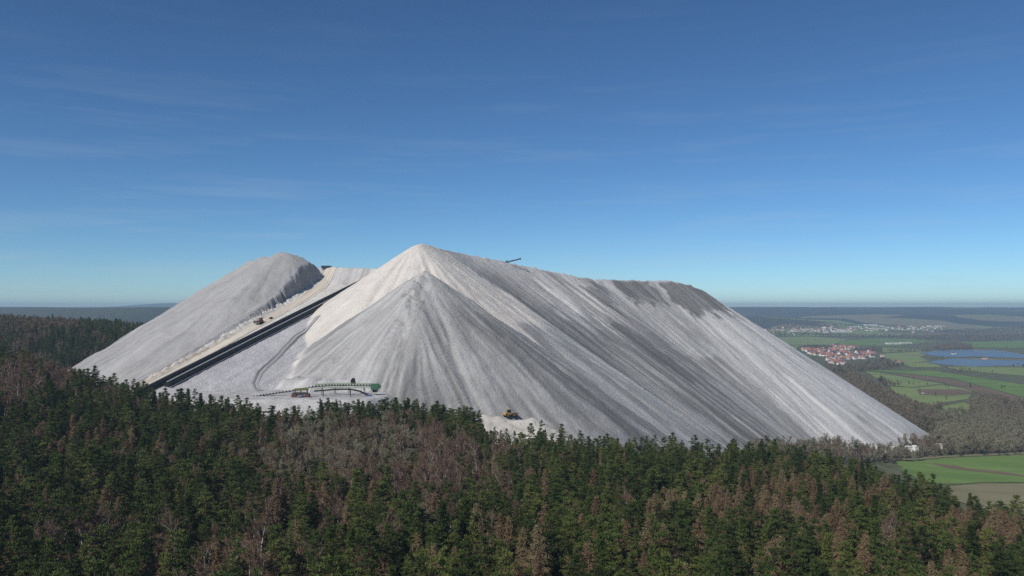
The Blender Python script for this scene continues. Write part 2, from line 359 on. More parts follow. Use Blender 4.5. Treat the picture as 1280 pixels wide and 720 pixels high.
R0 = np.array((-251.0, 565.0, -58.0)); R1 = np.array((-150.0, 880.0, 32.6))
RD = (R1 - R0)[:2]; RL = np.linalg.norm(RD); RD /= RL; RN = np.array((RD[1], -RD[0]))      # RN points right of the ramp
def ramp_uv(X, Y):
    dx = X - R0[0]; dy = Y - R0[1]; return dx * RD[0] + dy * RD[1], dx * RN[0] + dy * RN[1]
def ramp_xyz(u, v, dz=0.0):
    x = R0[0] + RD[0] * u + RN[0] * v; y = R0[1] + RD[1] * u + RN[1] * v
    return x, y, float(ramp_z(np.array(u), np.array(v))) + dz
def ramp_left(u): return -(19 + 38 * np.clip(u / RL, -.2, 1.2))
def ramp_z(u, v):
    z = R0[2] + (R1[2] - R0[2]) * u / RL
    return np.minimum(z + 7 * ss(-18, -60, v) * ss(220, 330, u), 45)
PLAT = [(-230, 925), (-190, 888), (-128, 872), (-70, 872), (0, 985), (100, 1095), (190, 1170), (250, 1215), (200, 1260), (-50, 1200), (-210, 1010)]
APRON_B = [ramp_xyz(u, float(ramp_left(u)) - 5, b) for u, b in ((-45, .5), (30, 1.5), (90, 3), (150, 6), (200, 10), (240, 13), (275, 15))]
def ridge(X, Y, pts, m=MS, K=75.0, px=False, stp=.7):
    S = densify(pts, stp).astype(np.float32); arc = np.r_[0, np.cumsum(np.linalg.norm(np.diff(S[:, :2], axis=0), axis=1))]
    h, s, d, c_ = (np.empty(len(X), np.float32) for _ in range(4))
    a0 = None
    for i in range(0, len(X), 6000):
        x = X[i:i + 6000].astype(np.float32); y = Y[i:i + 6000].astype(np.float32)
        D = np.sqrt((x[:, None] - S[None, :, 0]) ** 2 + (y[:, None] - S[None, :, 1]) ** 2)
        H = S[None, :, 2] - m * D; k = H.argmax(1); r = np.arange(len(x))
        h[i:i + 6000] = H[r, k]; d[i:i + 6000] = D[r, k]
        ang = np.arctan2(x - S[k, 0], -(y - S[k, 1]))
        s[i:i + 6000] = arc[k] + K * ang; c_[i:i + 6000] = arc[k]
    if px: return h, s, d, c_
    return h, s, d
def poly_dist(X, Y, poly):
    D = np.full(X.shape, 1e9)
    for (x0, y0), (x1, y1) in zip(poly, poly[1:] + poly[:1]):
        ex, ey = x1 - x0, y1 - y0; t = np.clip(((X - x0) * ex + (Y - y0) * ey) / (ex * ex + ey * ey), 0, 1)
        D = np.minimum(D, np.hypot(X - x0 - t * ex, Y - y0 - t * ey))
    return np.where(in_poly(X, Y, poly), 0, D)
BENCH_Z = -60.0
BENCH = [(-232, 540), (-205, 520), (-95, 522), (-84, 545), (-92, 585), (-180, 600), (-215, 600)]
BERM = [(-168, 588), (-150, 580), (-104, 580), (-98, 586), (-104, 610), (-160, 615)]
def heap(X, Y, full=False):
    X = np.asarray(X, float).ravel(); Y = np.asarray(Y, float).ravel(); n = len(X)
    wob = 5.0 * fbm(X / 60, Y / 60, 31, 3)
    hp, sp, dp, cp_ = ridge(X, Y, CREST_P, px=True); hq, sq, dq = ridge(X, Y, CREST_Q, stp=.22); hb, sb, db = ridge(X, Y, CREST_B); ha, sa, da = ridge(X, Y, APRON_B, .6)
    # a ridge of loose salt is never straight: rills along the fall lines
    wx = 2.2 * fbm(X / 34, Y / 34, 35, 3) + .8 * fbm(X / 9, Y / 9, 36, 2)
    def rill(s, d, amp, seed, fan=False):
        g = np.minimum(d / 40, 1); s = s + wx; sc = np.clip(d / 75, 0, 1) if fan else 1 + 0 * d
        def gully(p, l, sd): return ss(2.2, 4.2, p * sc) * -np.clip(1 - np.abs(2 * vnoise(s / p, d / l, sd) - 1) * 1.4, 0, 1) ** 1.5
        on = ss(.35, .65, vnoise(s / 11, d / 55, seed + 5))
        return amp * g * (1.0 * (vnoise(s / 13, d / 200, seed) - .5) + .7 * gully(9, 170, seed + 1) * (.4 + .6 * on) + .45 * gully(6.0, 90, seed + 2) * on + .4 * ss(2.2, 4.2, 3.6 * sc) * (vnoise(s / 3.6, d / 60, seed + 3) - .5))
    rough_p = 2.2 * fbm(X / 7, Y / 7, 41, 3) * np.exp(-dp / 6) * ss(12, 30, sp + 200)
    hp = hp + rill(sp, dp, 2.0 + 1.0 * ss(-60, 20, X) * ss(200, 120, X), 50) + rough_p * ss(20, 60, X + 92)
    spine = np.exp(-((X + 84 + 4 * fbm(Y / 14, Y * 0, 44, 2)) / 9) ** 2) * ss(612, 650, Y)
    lump = fbm(X / 8, Y / 8, 43, 3); lump = np.round(lump * 5) / 5 * .6 + lump * .4
    hq = hq + rill(sq, dq, 2.8, 60, True) + (6.5 * lump - .6) * spine - 4.5 * ss(.05, .16, fbm(X / 7, Y / 9, 57, 3)) * spine * ss(640, 662, Y) + 1.6 * fbm(X / 18, Y / 18, 37, 4) * ss(10, 50, dq)
    sl = fbm(X / 26, Y / 26, 45, 4); hb = hb + 3.2 * fbm(X / 11, Y / 11, 38, 3) * np.exp(-db / 10) + rill(sb, db, .8, 70) + (3.2 * sl + 1.2 * np.abs(fbm(X / 11, Y / 11, 39, 3))) * ss(3, 40, db)
    ha = ha + 1.3 * fbm(X / 14, Y / 14, 46, 4) + rill(sa, da, .7, 75)
    pz = 44.5 - 17 * (X + 215) / 486
    pd = poly_dist(X, Y, PLAT); hpl = pz - MS * pd + .8 * fbm(X / 10, Y / 10, 47, 3)
    u, v = ramp_uv(X, Y); zr = ramp_z(u, v); le = ramp_left(u) + 3.6 * fbm(u / 5, v * 0, 81, 4); re = 7 + 0 * u
    lo = np.maximum(le - v, 0); ro = np.maximum(v - re, 0)
    front = np.maximum(-25 - u, 0); back = np.maximum(u - RL - 30, 0)
    hr = zr - .62 * lo - np.where(ro < 70, .30 * ro, .30 * 70 + .8 * (ro - 70)) - .7 * front - .9 * back + .35 * fbm(X / 6, Y / 6, 48, 3)
    bd = poly_dist(X, Y, BENCH); hbn = BENCH_Z - .75 * bd + .35 * fbm(X / 8, Y / 8, 49, 3)
    rd = poly_dist(X, Y, BERM); hbm = -52.5 - 1.25 * rd + 2.6 * fbm(X / 4.5, Y / 4.5, 91, 3) * ss(14, 0, rd)
    hm, sm, dm = ridge(X, Y, MOUND, .62); hm = hm - 1.0 + 1.8 * fbm(X / 6, Y / 6, 92, 3)
    # the road is cut into the left cone: a steep bank along its left edge
    inr = (u > -30) & (u < RL + 60)
    bank = 5.0 + 3.0 * fbm(u / 3.0, v / 20, 84, 3)
    cut = zr + bank * lo
    for a in (hb, ha): a[:] = np.where(inr, np.minimum(a, np.where(v > le, np.minimum(zr - .2 - .1 * (v - le), a), cut)), a)
    berm = zr + 2.8 * np.exp(-((v - le - 1.5) / 3.0) ** 2) * (.45 + 1.0 * vnoise(u / 3.1, v / 6, 85)) * ss(300, 240, u)
    hr = np.maximum(hr, np.where((lo < 6) & inr & (v < re), berm - .8 * lo, -999))
    H = np.stack([hp, hq, hb, ha, hpl, hr, hbn, hbm, hm]); k = H.argmax(0); h = H[k, np.arange(n)]
    h = h + .5 * fbm(X / 5, Y / 5, 33, 3) + wob * .10
    if not full: return h
    S = np.stack([sp, sq, sb, sa, X, v, X, X, sm])[k, np.arange(n)]; D = np.stack([dp, dq, db, da, pd, ro, bd, rd, dm])[k, np.arange(n)]
    return h, k, S, D, dict(u=u, v=v, le=le, lo=lo, ro=ro, hq=hq, hr=hr, hp=hp, sp=sp, dp=dp, sq=sq, dq=dq, cp=cp_)
def hz(x, y): return float(heap(np.array([x]), np.array([y]))[0])

GR = 1.35
hx = np.arange(-520, 640.1, GR); hy = np.arange(486, 1290.1, GR); HX, HY = np.meshgrid(hx, hy)
h, k, S, D, q = heap(HX, HY, True)
X = HX.ravel(); Y = HY.ravel(); T = terrain(X, Y)
# albedo: grey weathered salt in streaks down the fall lines, fresh pale salt, damp dark salt
Sw = S + 2.2 * fbm(X / 34, Y / 34, 35, 3) + .8 * fbm(X / 9, Y / 9, 36, 2)
def tongue(p, l, sd, a=.5, b=.62): return ss(a, b, vnoise(Sw / p, D / l + 3 * vnoise(Sw / 2.5, Sw * 0, sd + 9), sd))
scq = np.where((k == 1) | (k == 2), np.clip(D / 75, 0, 1), 1.0)
def fine(p): return ss(1.9, 3.6, p * scq)
st = .40 * fine(3.4) * (vnoise(Sw / 3.4, D / 60, 101) - .5) + .45 * (vnoise(Sw / 8.0, D / 120, 102) - .5) + .35 * fine(2.4) * (vnoise(Sw / 2.4, D / 25, 103) - .5) + .35 * (vnoise(Sw / 30, D / 200, 104) - .5)
st = st + .26 * (tongue(7, 60, 107) - .4) + .20 * fine(3.4) * (tongue(3.4, 35, 108) - .4) - .42 * fine(5) * np.clip(1 - np.abs(2 * vnoise(Sw / 8, D / 110, 109) - 1) * 2.6, 0, 1) - .30 * fine(3) * np.clip(1 - np.abs(2 * vnoise(Sw / 5, D / 60, 115) - 1) * 2.2, 0, 1) * tongue(14, 50, 116)
blot = fbm(X / 40, Y / 40, 105, 4)
C = np.zeros((len(X), 3)); base = np.array((.365, .358, .345)); C[:] = base
val = 1 + .50 * st + .10 * blot
pf = (k == 0)
cS = densify(CREST_P); c_arc = np.r_[0, np.cumsum(np.linalg.norm(np.diff(cS[:, :2], axis=0), axis=1))]; c_px = 640 + 1000 * cS[:, 0] / cS[:, 1]
cpx = np.interp(q['cp'], c_arc, c_px)                         # where along the crest a fall line starts
phi = np.clip((q['sp'] - q['cp']) / 75, -3, 3)
cpx = cpx + np.where(cpx > 865.5, 40 * np.clip(phi - .6, -1, 2), 0)
cpx = cpx + 9.0 * fbm(X / 22, Y / 22, 110, 3) + 3 * fbm(X / 7, Y / 7, 117, 2)
rag = 34 * (vnoise(cpx / 4.0, cpx * 0, 111) - .5) + 30 * (vnoise(cpx / 10, cpx * 0, 112) - .5) + 16 * (vnoise(cpx / 1.6, cpx * 0, 114) - .5)
def band(a, b, soft=4): return ss(a - soft, a + soft, cpx) * (1 - ss(b - soft, b + soft, cpx))
def mixc(w, c):
    global C
    C = C * (1 - w[:, None]) + w[:, None] * np.array(c)
# bright upper fans between the fresh cone and the dark stains, dull furrowed face below them
mixc(pf * band(575, 722, 5) * ss(112, 88, D + rag * 1.2), (.45, .43, .41))
mixc(pf * band(640, 652, 3) * ss(105, 70, D + rag * .4) * ss(6, 20, D), (.60, .58, .55))
mixc(pf * band(690, 712, 3) * ss(60, 30, D + rag * .4), (.52, .50, .47))
mixc(pf * band(742, 760, 3) * ss(70, 20, D + rag * .5), (.47, .455, .44))
val = val * (1 - .30 * pf * band(556, 604, 7) * ss(20, 48, D) * ss(320, 150, D))
val = val * (1 - .20 * pf * band(604, 720, 10) * ss(90, 140, D + rag))
# dark damp stains running down from the crest
for a, b, d0, d1, sd, t in ((703, 727, 22, 70, 1.0, .50), (704, 722, 60, 190, .8, .22), (729, 745, 3, 26, .4, .45), (762, 806, 1, 44, .8, .55), (818, 888, 1, 64, .9, .60), (775, 800, 44, 120, .8, .20), (742, 790, 150, 300, .7, .26), (668, 690, 100, 210, .9, .2)):
    val = val * (1 - t * pf * band(a, b, 1.5) * ss(d0 - 3, d0 + 4, D + rag * .15) * ss(d1 + 9, d1 - 7, D + rag * sd))
# the older cone in front is duller
qf = (k == 1); val = np.where(qf, val * .94, val)
val = val * (1 + .30 * pf * ss(770, 850, cpx)) * (1 + .12 * pf)
mid = pf * ss(100, 60, np.abs(cpx - 620)) * ss(50, 110, D); val = 1 + (val - 1) * (1 + .5 * mid)
val = np.where(qf, 1 + (val - 1) * 1.25, val)
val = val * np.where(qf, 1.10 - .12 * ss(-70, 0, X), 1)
# fresh pale cone at the top of the ridge and its skirt down to the conveyor
fresh = pf * (1 - ss(549, 556, cpx + 3 * (vnoise(D / 9, D * 0, 113) - .5) - .02 * D)) * np.where(phi > .9, ss(128, 112, D + .3 * rag), 1)
mixc(fresh, (.61, .565, .51)); val = np.where(fresh > .5, 1 + (val - 1) * .28, val)
bf = (k == 2) | (k == 3); C[bf] = np.array((.35, .343, .335)); val = np.where(bf, 1 + (val - 1) * .55 + .08 * fbm(X / 12, Y / 12, 121, 4), val)
rf = (k == 5); road = rf & (q['v'] < 0)
C[rf] = np.array((.45, .44, .445)); C[road] = np.array((.58, .555, .51)); val = np.where(rf, 1 + .22 * (vnoise(q['v'] / 1.6, q['u'] / 60, 131) - .5) + .12 * fbm(X / 5, Y / 5, 132, 3), val)
chute = np.exp(-((q['hq'] - q['hr'] - 1.0) / 2.0) ** 2) * (q['u'] < 240) * (q['v'] > 7) * ((k == 1) | (k == 5)) * ss(20, 50, q['u'])
C = C * (1 - chute[:, None]) + chute[:, None] * np.array((.60, .57, .54))
lf = (k == 6) | (k == 7); C[lf] = np.array((.45, .44, .43)); mf = (k == 8); C[mf] = np.array((.50, .475, .425)); C[k == 4] = np.array((.50, .48, .46))
val = np.where(lf | mf, 1 + .34 * fbm(X / 5, Y / 5, 133, 4), val)
val = val * (1 + .10 * fbm(X / 7, Y / 7, 134, 3))
A = np.clip(C * np.clip(val, .4, 1.5)[:, None], .05, .82)
keep = h > T - 2.0
ny_, nx_ = HX.shape; ii = np.arange(nx_ * ny_).reshape(ny_, nx_)
F = np.c_[ii[:-1, :-1].ravel(), ii[:-1, 1:].ravel(), ii[1:, 1:].ravel(), ii[1:, :-1].ravel()]
F = F[keep[F].any(1)]; used = np.zeros(len(X), bool); used[F.ravel()] = True; remap = np.cumsum(used) - 1
me = np_mesh("spoil_heap", np.c_[X, Y, h][used], remap[F], M_SALT, True)
ca = me.color_attributes.new("albedo", 'FLOAT_COLOR', 'POINT'); ca.data.foreach_set("color", np.c_[A[used], np.ones(used.sum())].astype(np.float32).ravel())
heap_o = link(bpy.data.objects.new("spoil_heap", me))
tag(heap_o, "huge grey and white mountain of potash mining salt behind the forest", "spoil heap")
HEAP_MASK = keep.reshape(ny_, nx_)
def on_heap(x, y, grow=0.0):
    x = np.asarray(x); y = np.asarray(y); i = np.clip(((x - hx[0]) / GR).astype(int), 0, nx_ - 1); j = np.clip(((y - hy[0]) / GR).astype(int), 0, ny_ - 1)
    ins = (x > hx[0]) & (x < hx[-1]) & (y > hy[0]) & (y < hy[-1])
    return ins & HEAP_MASK[j, i]

# haul road on the ramp
def ribbon(name, pts, widths, mat, zf, lift, nw=8, step=2.5):
    D_ = densify([(*p, w) for p, w in zip(pts, widths)], step); c = D_[:, :2]; w = D_[:, 2]
    t = np.gradient(c, axis=0); t /= np.linalg.norm(t, axis=1)[:, None]; nrm = np.c_[t[:, 1], -t[:, 0]]
    f = np.linspace(-.5, .5, nw + 1); XX = c[:, None, 0] + nrm[:, None, 0] * w[:, None] * f; YY = c[:, None, 1] + nrm[:, None, 1] * w[:, None] * f
    ZZ = zf(XX.ravel(), YY.ravel()) + lift; n = len(c); jj = np.arange(n * (nw + 1)).reshape(n, nw + 1)
    F_ = np.c_[jj[:-1, :-1].ravel(), jj[:-1, 1:].ravel(), jj[1:, 1:].ravel(), jj[1:, :-1].ravel()]
    m_ = np_mesh(name, np.c_[XX.ravel(), YY.ravel(), ZZ], F_, mat, True)
    uv = m_.uv_layers.new(name="across"); fu = np.tile(f + .5, n); fv = np.repeat(np.arange(n) * step, nw + 1)
    uv.data.foreach_set("uv", np.c_[fu, fv][F_.ravel()].astype(np.float32).ravel())
    return link(bpy.data.objects.new(name, m_))
def rut_mat(name, c0, c1, sc=9.0):
    m, n, l, b = nt(name)
    u = n.new("ShaderNodeUVMap"); mpn = n.new("ShaderNodeMapping"); mpn.inputs[3].default_value = (sc, .006, 1); l.new(u.outputs[0], mpn.inputs[0])
    z = n.new("ShaderNodeTexNoise"); z.inputs['Scale'].default_value = 1; z.inputs['Detail'].default_value = 4; l.new(mpn.outputs[0], z.inputs['Vector'])
    r = n.new("ShaderNodeValToRGB"); l.new(z.outputs['Fac'], r.inputs[0]); e = r.color_ramp.elements; e[0].position = .36; e[0].color = (*c0, 1); e[1].position = .58; e[1].color = (*c1, 1)
    l.new(r.outputs[0], b.inputs['Base Color']); b.inputs['Roughness'].default_value = .9; b.inputs['Specular IOR Level'].default_value = .1
    return m
M_ROAD = rut_mat("haul_road_clay", (.34, .28, .215), (.60, .555, .48))
M_TRACK = rut_mat("wheel_track", (.06, .06, .065), (.42, .41, .41), 3.0)
M_FRESHTRACK = rut_mat("fresh_salt_strip", (.52, .50, .47), (.68, .66, .63), 4.0)
HR = lambda xs, ys: np.array([hz(a, b) for a, b in zip(xs, ys)]) if len(xs) < 50 else heap(xs, ys)
rp_ = [(-30, -13), (60, -18), (160, -26), (240, -33), (285, -40), (320, -52), (350, -62), (372, -64)]
road_o = ribbon("haul_road", [ramp_xyz(u, v)[:2] for u, v in rp_], [13, 13, 13, 13, 13, 14, 14, 14], M_ROAD, HR, .35); road_o["kind"] = "structure"

# ------------------------------------------------------------------ fields and lakes of the valley
def sheet(name, pxpoly, mat, lift, kind="structure", flat=None, world_pts=None):
    pts = world_pts or [at(px, py) for px, py in pxpoly]
    bm = bmesh.new(); vs = [bm.verts.new((x, y, 0)) for x, y, z in pts]; f = bm.faces.new(vs)
    bmesh.ops.triangulate(bm, faces=[f])
    for _ in range(6):
        es = [e for e in bm.edges if e.calc_length() > (70 if not world_pts else 160)]
        if not es: break
        bmesh.ops.subdivide_edges(bm, edges=es, cuts=1, use_grid_fill=False); bmesh.ops.triangulate(bm, faces=bm.faces[:])
    co = np.array([v.co[:2] for v in bm.verts]); z = terrain(co[:, 0], co[:, 1]) + lift
    if flat: z[:] = z.mean() + flat
    for v, zz in zip(bm.verts, z): v.co.z = zz
    bmesh.ops.recalc_face_normals(bm, faces=bm.faces)
    if sum(fc.normal.z for fc in bm.faces) < 0: bmesh.ops.reverse_faces(bm, faces=bm.faces)
    m_ = bpy.data.meshes.new(name); bm.to_mesh(m_); bm.free(); m_.materials.append(mat)
    o = link(bpy.data.objects.new(name, m_)); o["kind"] = kind; return o, [(p[0], p[1]) for p in pts]
NOTREE = []
FIELDS = [
 ([(1118,577),(1180,573),(1280,569),(1330,568),(1330,602),(1230,603),(1165,606),(1130,590)], M_GREEN),
 ([(1150,609),(1230,605),(1330,604),(1330,640),(1240,640),(1180,622)], M_DRY),
 ([(1110,574),(1180,570),(1280,566),(1330,565),(1330,567.5),(1280,568.4),(1180,572),(1118,576)], M_DRY),
 ([(1080,463),(1165,463.5),(1230,473),(1330,490),(1330,512),(1280,497),(1190,473),(1120,466)], M_GREEN),
 ([(1120,466.6),(1190,473.6),(1280,498),(1330,514),(1330,524),(1270,506),(1180,479),(1110,467)], M_SOIL),
 ([(1082,464),(1108,467.4),(1178,480),(1140,484),(1110,482)], M_GREEN2),
 ([(1112,483),(1142,485),(1180,481),(1216,488),(1210,499),(1180,503),(1160,508),(1135,501),(1118,492)], M_GREEN2),
 ([(1168,578.5),(1215,583),(1280,593),(1330,600),(1330,602),(1270,595),(1205,588),(1162,583)], M_SOIL),
 ([(1145,487),(1200,486.5),(1222,492),(1190,495),(1150,494)], M_SOIL),
 ([(1175,509),(1205,503),(1216,508),(1212,518),(1190,517)], M_GREEN2),
 ([(1190,522),(1220,521),(1225,527),(1200,532)], M_GREEN2),
 ([(960,422),(1010,420.5),(1060,424),(1040,431),(985,431)], M_GREEN2),
 ([(1050,426),(1100,423),(1140,424),(1170,427),(1120,432),(1080,432),(1048,431)], M_GREEN),
 ([(1200,428),(1290,425.5),(1330,426),(1330,436),(1260,435),(1215,434)], M_GREEN),
 ([(1100,434.5),(1165,437.5),(1150,439),(1104,440.5)], M_GREEN2), ([(1130,455),(1160,452.5),(1172,456),(1178,459),(1140,459)], M_GREEN2), ([(960,432),(1000,432),(1010,435),(985,437)], M_GREEN2),
 ([(1106,442),(1150,439.5),(1166,441),(1150,446),(1160,451),(1120,457),(1106,450)], M_GREEN2),
 ([(1180,458.5),(1280,459.5),(1330,460),(1330,470),(1280,470),(1200,463)], M_GREEN2),
 ([(1127,443.5),(1150,443.5),(1152,445),(1128,445)], M_DRY),
]
for i, (pl, m_) in enumerate(FIELDS):
    o, w = sheet("field", pl, m_, .35 + .06 * (i % 5)); NOTREE.append(w)
LAKES = [[(1150,441.5),(1170,439),(1200,437.5),(1240,438.5),(1266,441),(1290,446),(1330,448),(1330,449.3),(1280,448.6),(1240,447),(1215,446.4),(1195,447),(1172,446),(1158,443.6)],
         [(1172,451),(1196,449),(1230,450.5),(1285,451),(1330,451),(1330,458),(1260,457.6),(1210,458),(1188,456.6),(1160,454)]]
for i, (a, yy, wd_, dp_, m_) in enumerate(((.39, 6300, 420, 500, M_DRY), (.45, 6900, 520, 600, M_GREEN2), (.50, 7600, 380, 700, M_DRY), (.36, 7700, 500, 500, M_GREEN2), (.57, 7000, 620, 520, M_GREEN2), (.62, 6400, 420, 420, M_DRY), (.42, 8600, 460, 600, M_DRY), (.53, 8900, 700, 600, M_GREEN2), (.60, 8200, 380, 700, M_DRY), (.47, 5900, 700, 380, M_GREEN2), (.33, 6000, 420, 420, M_GREEN2), (.55, 6000, 520, 300, M_SOIL), (.40, 5600, 520, 300, M_GREEN2))):
    g_ = random.Random(i); ang_ = g_.uniform(-.5, .5); ring = []
    for k_ in range(9):
        t = 6.283 * k_ / 9; u_, v_ = math.cos(t) * wd_ * g_.uniform(.7, 1.2), math.sin(t) * dp_ * g_.uniform(.7, 1.2); ring.append((a * yy + u_ * math.cos(ang_) - v_ * math.sin(ang_), yy + u_ * math.sin(ang_) + v_ * math.cos(ang_), 0))
    sheet("field", None, m_, 2.5 + .3 * (i % 4), world_pts=ring)
def rough_edge(pl, jx=4.0, jy=.35, n=6, seed=3):
    g_ = random.Random(seed); out = []
    for (x0, y0), (x1, y1) in zip(pl, pl[1:] + pl[:1]):
        for k_ in range(n): t = k_ / n; out.append((x0 + (x1 - x0) * t + g_.uniform(-jx, jx) * (k_ > 0) * .5, y0 + (y1 - y0) * t + g_.uniform(-jy, jy) * (k_ > 0)))
    return out
for pl in LAKES:
    cx_, cy_ = np.mean(pl, 0); o, w = sheet("lake_shore", rough_edge([(cx_ + (a - cx_) * 1.03, cy_ + (b - cy_) * 1.16) for a, b in pl], 5, .4, 5, 8), M_DRY, .5)
    o, w = sheet("lake", rough_edge(pl), M_WATER, .9, flat=.9); NOTREE.append(w)
    bx = np.array(w); c = bx.mean(0)
o, w = sheet("gravel_bank", [(1195,448.0),(1230,448.3),(1285,449.8),(1330,450),(1330,450.9),(1285,450.8),(1230,450.2),(1196,448.8)], M_DRY, 1.6); NOTREE.append(w)

SHEDS = ((1066,562,9),(1079,561.5,6),(1096,560.5,8),(1104,561,7),(1119,560,7),(1136,559.5,6),(1144,559,6),(1174,556,6))
for a_, b_, w_ in SHEDS:
    x, y, z = at(a_, b_, 4); NOTREE.append([(x - 5, y + 6), (x + 5, y + 6), (x * (y - 30) / y + 4, y - 30), (x * (y - 30) / y - 4, y - 30)])
# ------------------------------------------------------------------ tree meshes
def cone_tubes(segs, n=4):
    """tapered limbs: (a, b, ra, rb) -> V, F quads"""
    segs = np.array(segs, float); a = segs[:, 0:3]; b = segs[:, 3:6]; ra = segs[:, 6]; rb = segs[:, 7]; m = len(segs)
    d = b - a; d /= np.linalg.norm(d, axis=1)[:, None] + 1e-9
    ref = np.where(np.abs(d[:, 2:3]) > .9, np.array([[1., 0, 0]]), np.array([[0, 0, 1.]])); u = np.cross(d, ref); u /= np.linalg.norm(u, axis=1)[:, None]; v = np.cross(d, u)
    V = []
    for k in range(n):
        t = 2 * math.pi * k / n; V.append(a + (u * math.cos(t) + v * math.sin(t)) * ra[:, None])
    for k in range(n):
        t = 2 * math.pi * k / n; V.append(b + (u * math.cos(t) + v * math.sin(t)) * rb[:, None])
    V = np.stack(V, 1).reshape(-1, 3); base_ = (np.arange(m) * 2 * n)[:, None]
    F_ = np.concatenate([base_ + np.array([[k, (k + 1) % n, n + (k + 1) % n, n + k]]) for k in range(n)])
    return V, F_
def leaf_tris(c, L, W, rng, up=0.0, dirs=None):
    """one thin triangle per leaf tuft or twig, centred near c"""
    n = len(c); d = rng.normal(size=(n, 3)) if dirs is None else dirs + rng.normal(size=(n, 3)) * .35
    d[:, 2] += up; d /= np.linalg.norm(d, axis=1)[:, None]
    w = np.cross(d, rng.normal(size=(n, 3))); w /= np.linalg.norm(w, axis=1)[:, None] + 1e-9
    L = np.broadcast_to(L, n)[:, None]; W = np.broadcast_to(W, n)[:, None]
    V = np.stack([c - d * L * .5 - w * W * .5, c - d * L * .4 + w * W * .5, c + d * L * .6], 1).reshape(-1, 3)
    return V, np.arange(3 * n).reshape(n, 3)
def make_pine(seed, H=18.0, Rm=2.9, low=.30, form="cone", broken=0.0):
    g = np.random.default_rng(seed); segs = []; cl = []; cd = []; lean = g.normal(size=2) * .4; Ht = H * (1 - broken)
    def axis(z): return np.array((lean[0] * (z / H) ** 2 * 2, lean[1] * (z / H) ** 2 * 2, z))
    zs = np.linspace(-1.5, Ht * .97, 9); pts = [axis(z) for z in zs]
    for i in range(8): segs.append((*pts[i], *pts[i + 1], .25 * (1 - zs[i] / H * .92) + .02, .25 * (1 - zs[i + 1] / H * .92) + .02))
    z = H * low; lop = g.uniform(0, 6.28)
    while z < Ht - .3:
        t = (z - H * low) / (H * (1 - low))
        if form == "cone": prof = (1 - t) ** .60 * min(1, .5 + t * 3.0)
        elif form == "round": prof = max(.12, math.sin(math.pi * min(1, .27 + t * .70)) ** .8)
        else: prof = (1 - t) ** .9 * min(1, .8 + t)
        nb = int(g.integers(3, 6)) if form != "spruce" else 6; a0 = g.uniform(0, 6.3)
        for b in range(nb):
            a = a0 + b * 6.283 / nb + g.normal() * .35; L = max(.35, Rm * prof * g.uniform(.45, 1.25) * (1 + .22 * math.cos(a - lop)))
            rise = (.42 - .5 * (1 - t) + g.normal() * .14) if form != "spruce" else -.2 + .4 * t
            s0 = axis(z); e = s0 + np.array((math.cos(a) * L, math.sin(a) * L, L * rise)); segs.append((*s0, *e, .06, .016))
            k_ = max(1, int(L / .95))
            for j in range(k_):
                f = .42 + .62 * (j + g.uniform(.1, .7)) / k_; c = s0 + (e - s0) * f + g.normal(size=3) * (.18, .18, .08); r = g.uniform(.48, .86) * (.8 + .3 * (1 - t))
                m_ = int(32 * r / .65); q_ = g.normal(size=(m_, 3)); q_ /= np.linalg.norm(q_, axis=1)[:, None]; q_ *= g.uniform(.25, 1, (m_, 1)) ** .5
                cl.append(c + q_ * r * (1.2, 1.2, .48) + (0, 0, .12)); cd.append(q_ * (.8, .8, .5) + (0, 0, .55))
        z += g.uniform(.7, 1.25) if form != "spruce" else g.uniform(.5, .75)
    if not broken: q_ = g.normal(size=(26, 3)) * (.24, .24, .5); cl.append(axis(H) - (0, 0, .5) + q_); cd.append(q_)
    c = np.concatenate(cl); dr = np.concatenate(cd); n = len(c)
    return cone_tubes(segs), leaf_tris(c, g.uniform(.34, .62, n), g.uniform(.16, .30, n), g, 0, dr)
def make_larch(seed, H=17.0, Rm=2.3, low=.22):
    g = np.random.default_rng(seed); segs = []; cl = []; cd = []; lean = g.normal(size=2) * .3
    zs = np.linspace(-1.5, H * .98, 9); pts = [(lean[0] * (z / H) ** 2 * 2, lean[1] * (z / H) ** 2 * 2, z) for z in zs]
    for i in range(8): segs.append((*pts[i], *pts[i + 1], .21 * (1 - zs[i] / H * .93) + .015, .21 * (1 - zs[i + 1] / H * .93) + .015))
    z = H * low
    while z < H - .2:
        t = (z - H * low) / (H * (1 - low)); prof = (1 - t) ** .6 * min(1, .55 + t * 3)
        nb = int(g.integers(4, 6)); a0 = g.uniform(0, 6.3)
        for b in range(nb):
            a = a0 + b * 6.283 / nb + g.normal() * .3; L = max(.3, Rm * prof * g.uniform(.55, 1.2)); s0 = np.array((lean[0] * (z / H) ** 2 * 2, lean[1] * (z / H) ** 2 * 2, z))
            e = s0 + (math.cos(a) * L, math.sin(a) * L, L * (.12 + g.normal() * .15)); segs.append((*s0, *e, .045, .012))
            k_ = int(10 + L * 11); f = g.uniform(.15, 1.08, (k_, 1)); c = s0 + (e - s0) * f + g.normal(size=(k_, 3)) * (.22, .22, .26) - (0, 0, .14)
            cl.append(c); cd.append(np.tile(np.array((math.cos(a) * .7, math.sin(a) * .7, -.2)), (k_, 1)))
        z += g.uniform(.42, .62)
    c = np.concatenate(cl); n = len(c); dr = np.concatenate(cd) + g.normal(size=(n, 3)) * .5
    return cone_tubes(segs), leaf_tris(c, g.uniform(.45, .85, n), g.uniform(.10, .19, n), g, 0, dr)
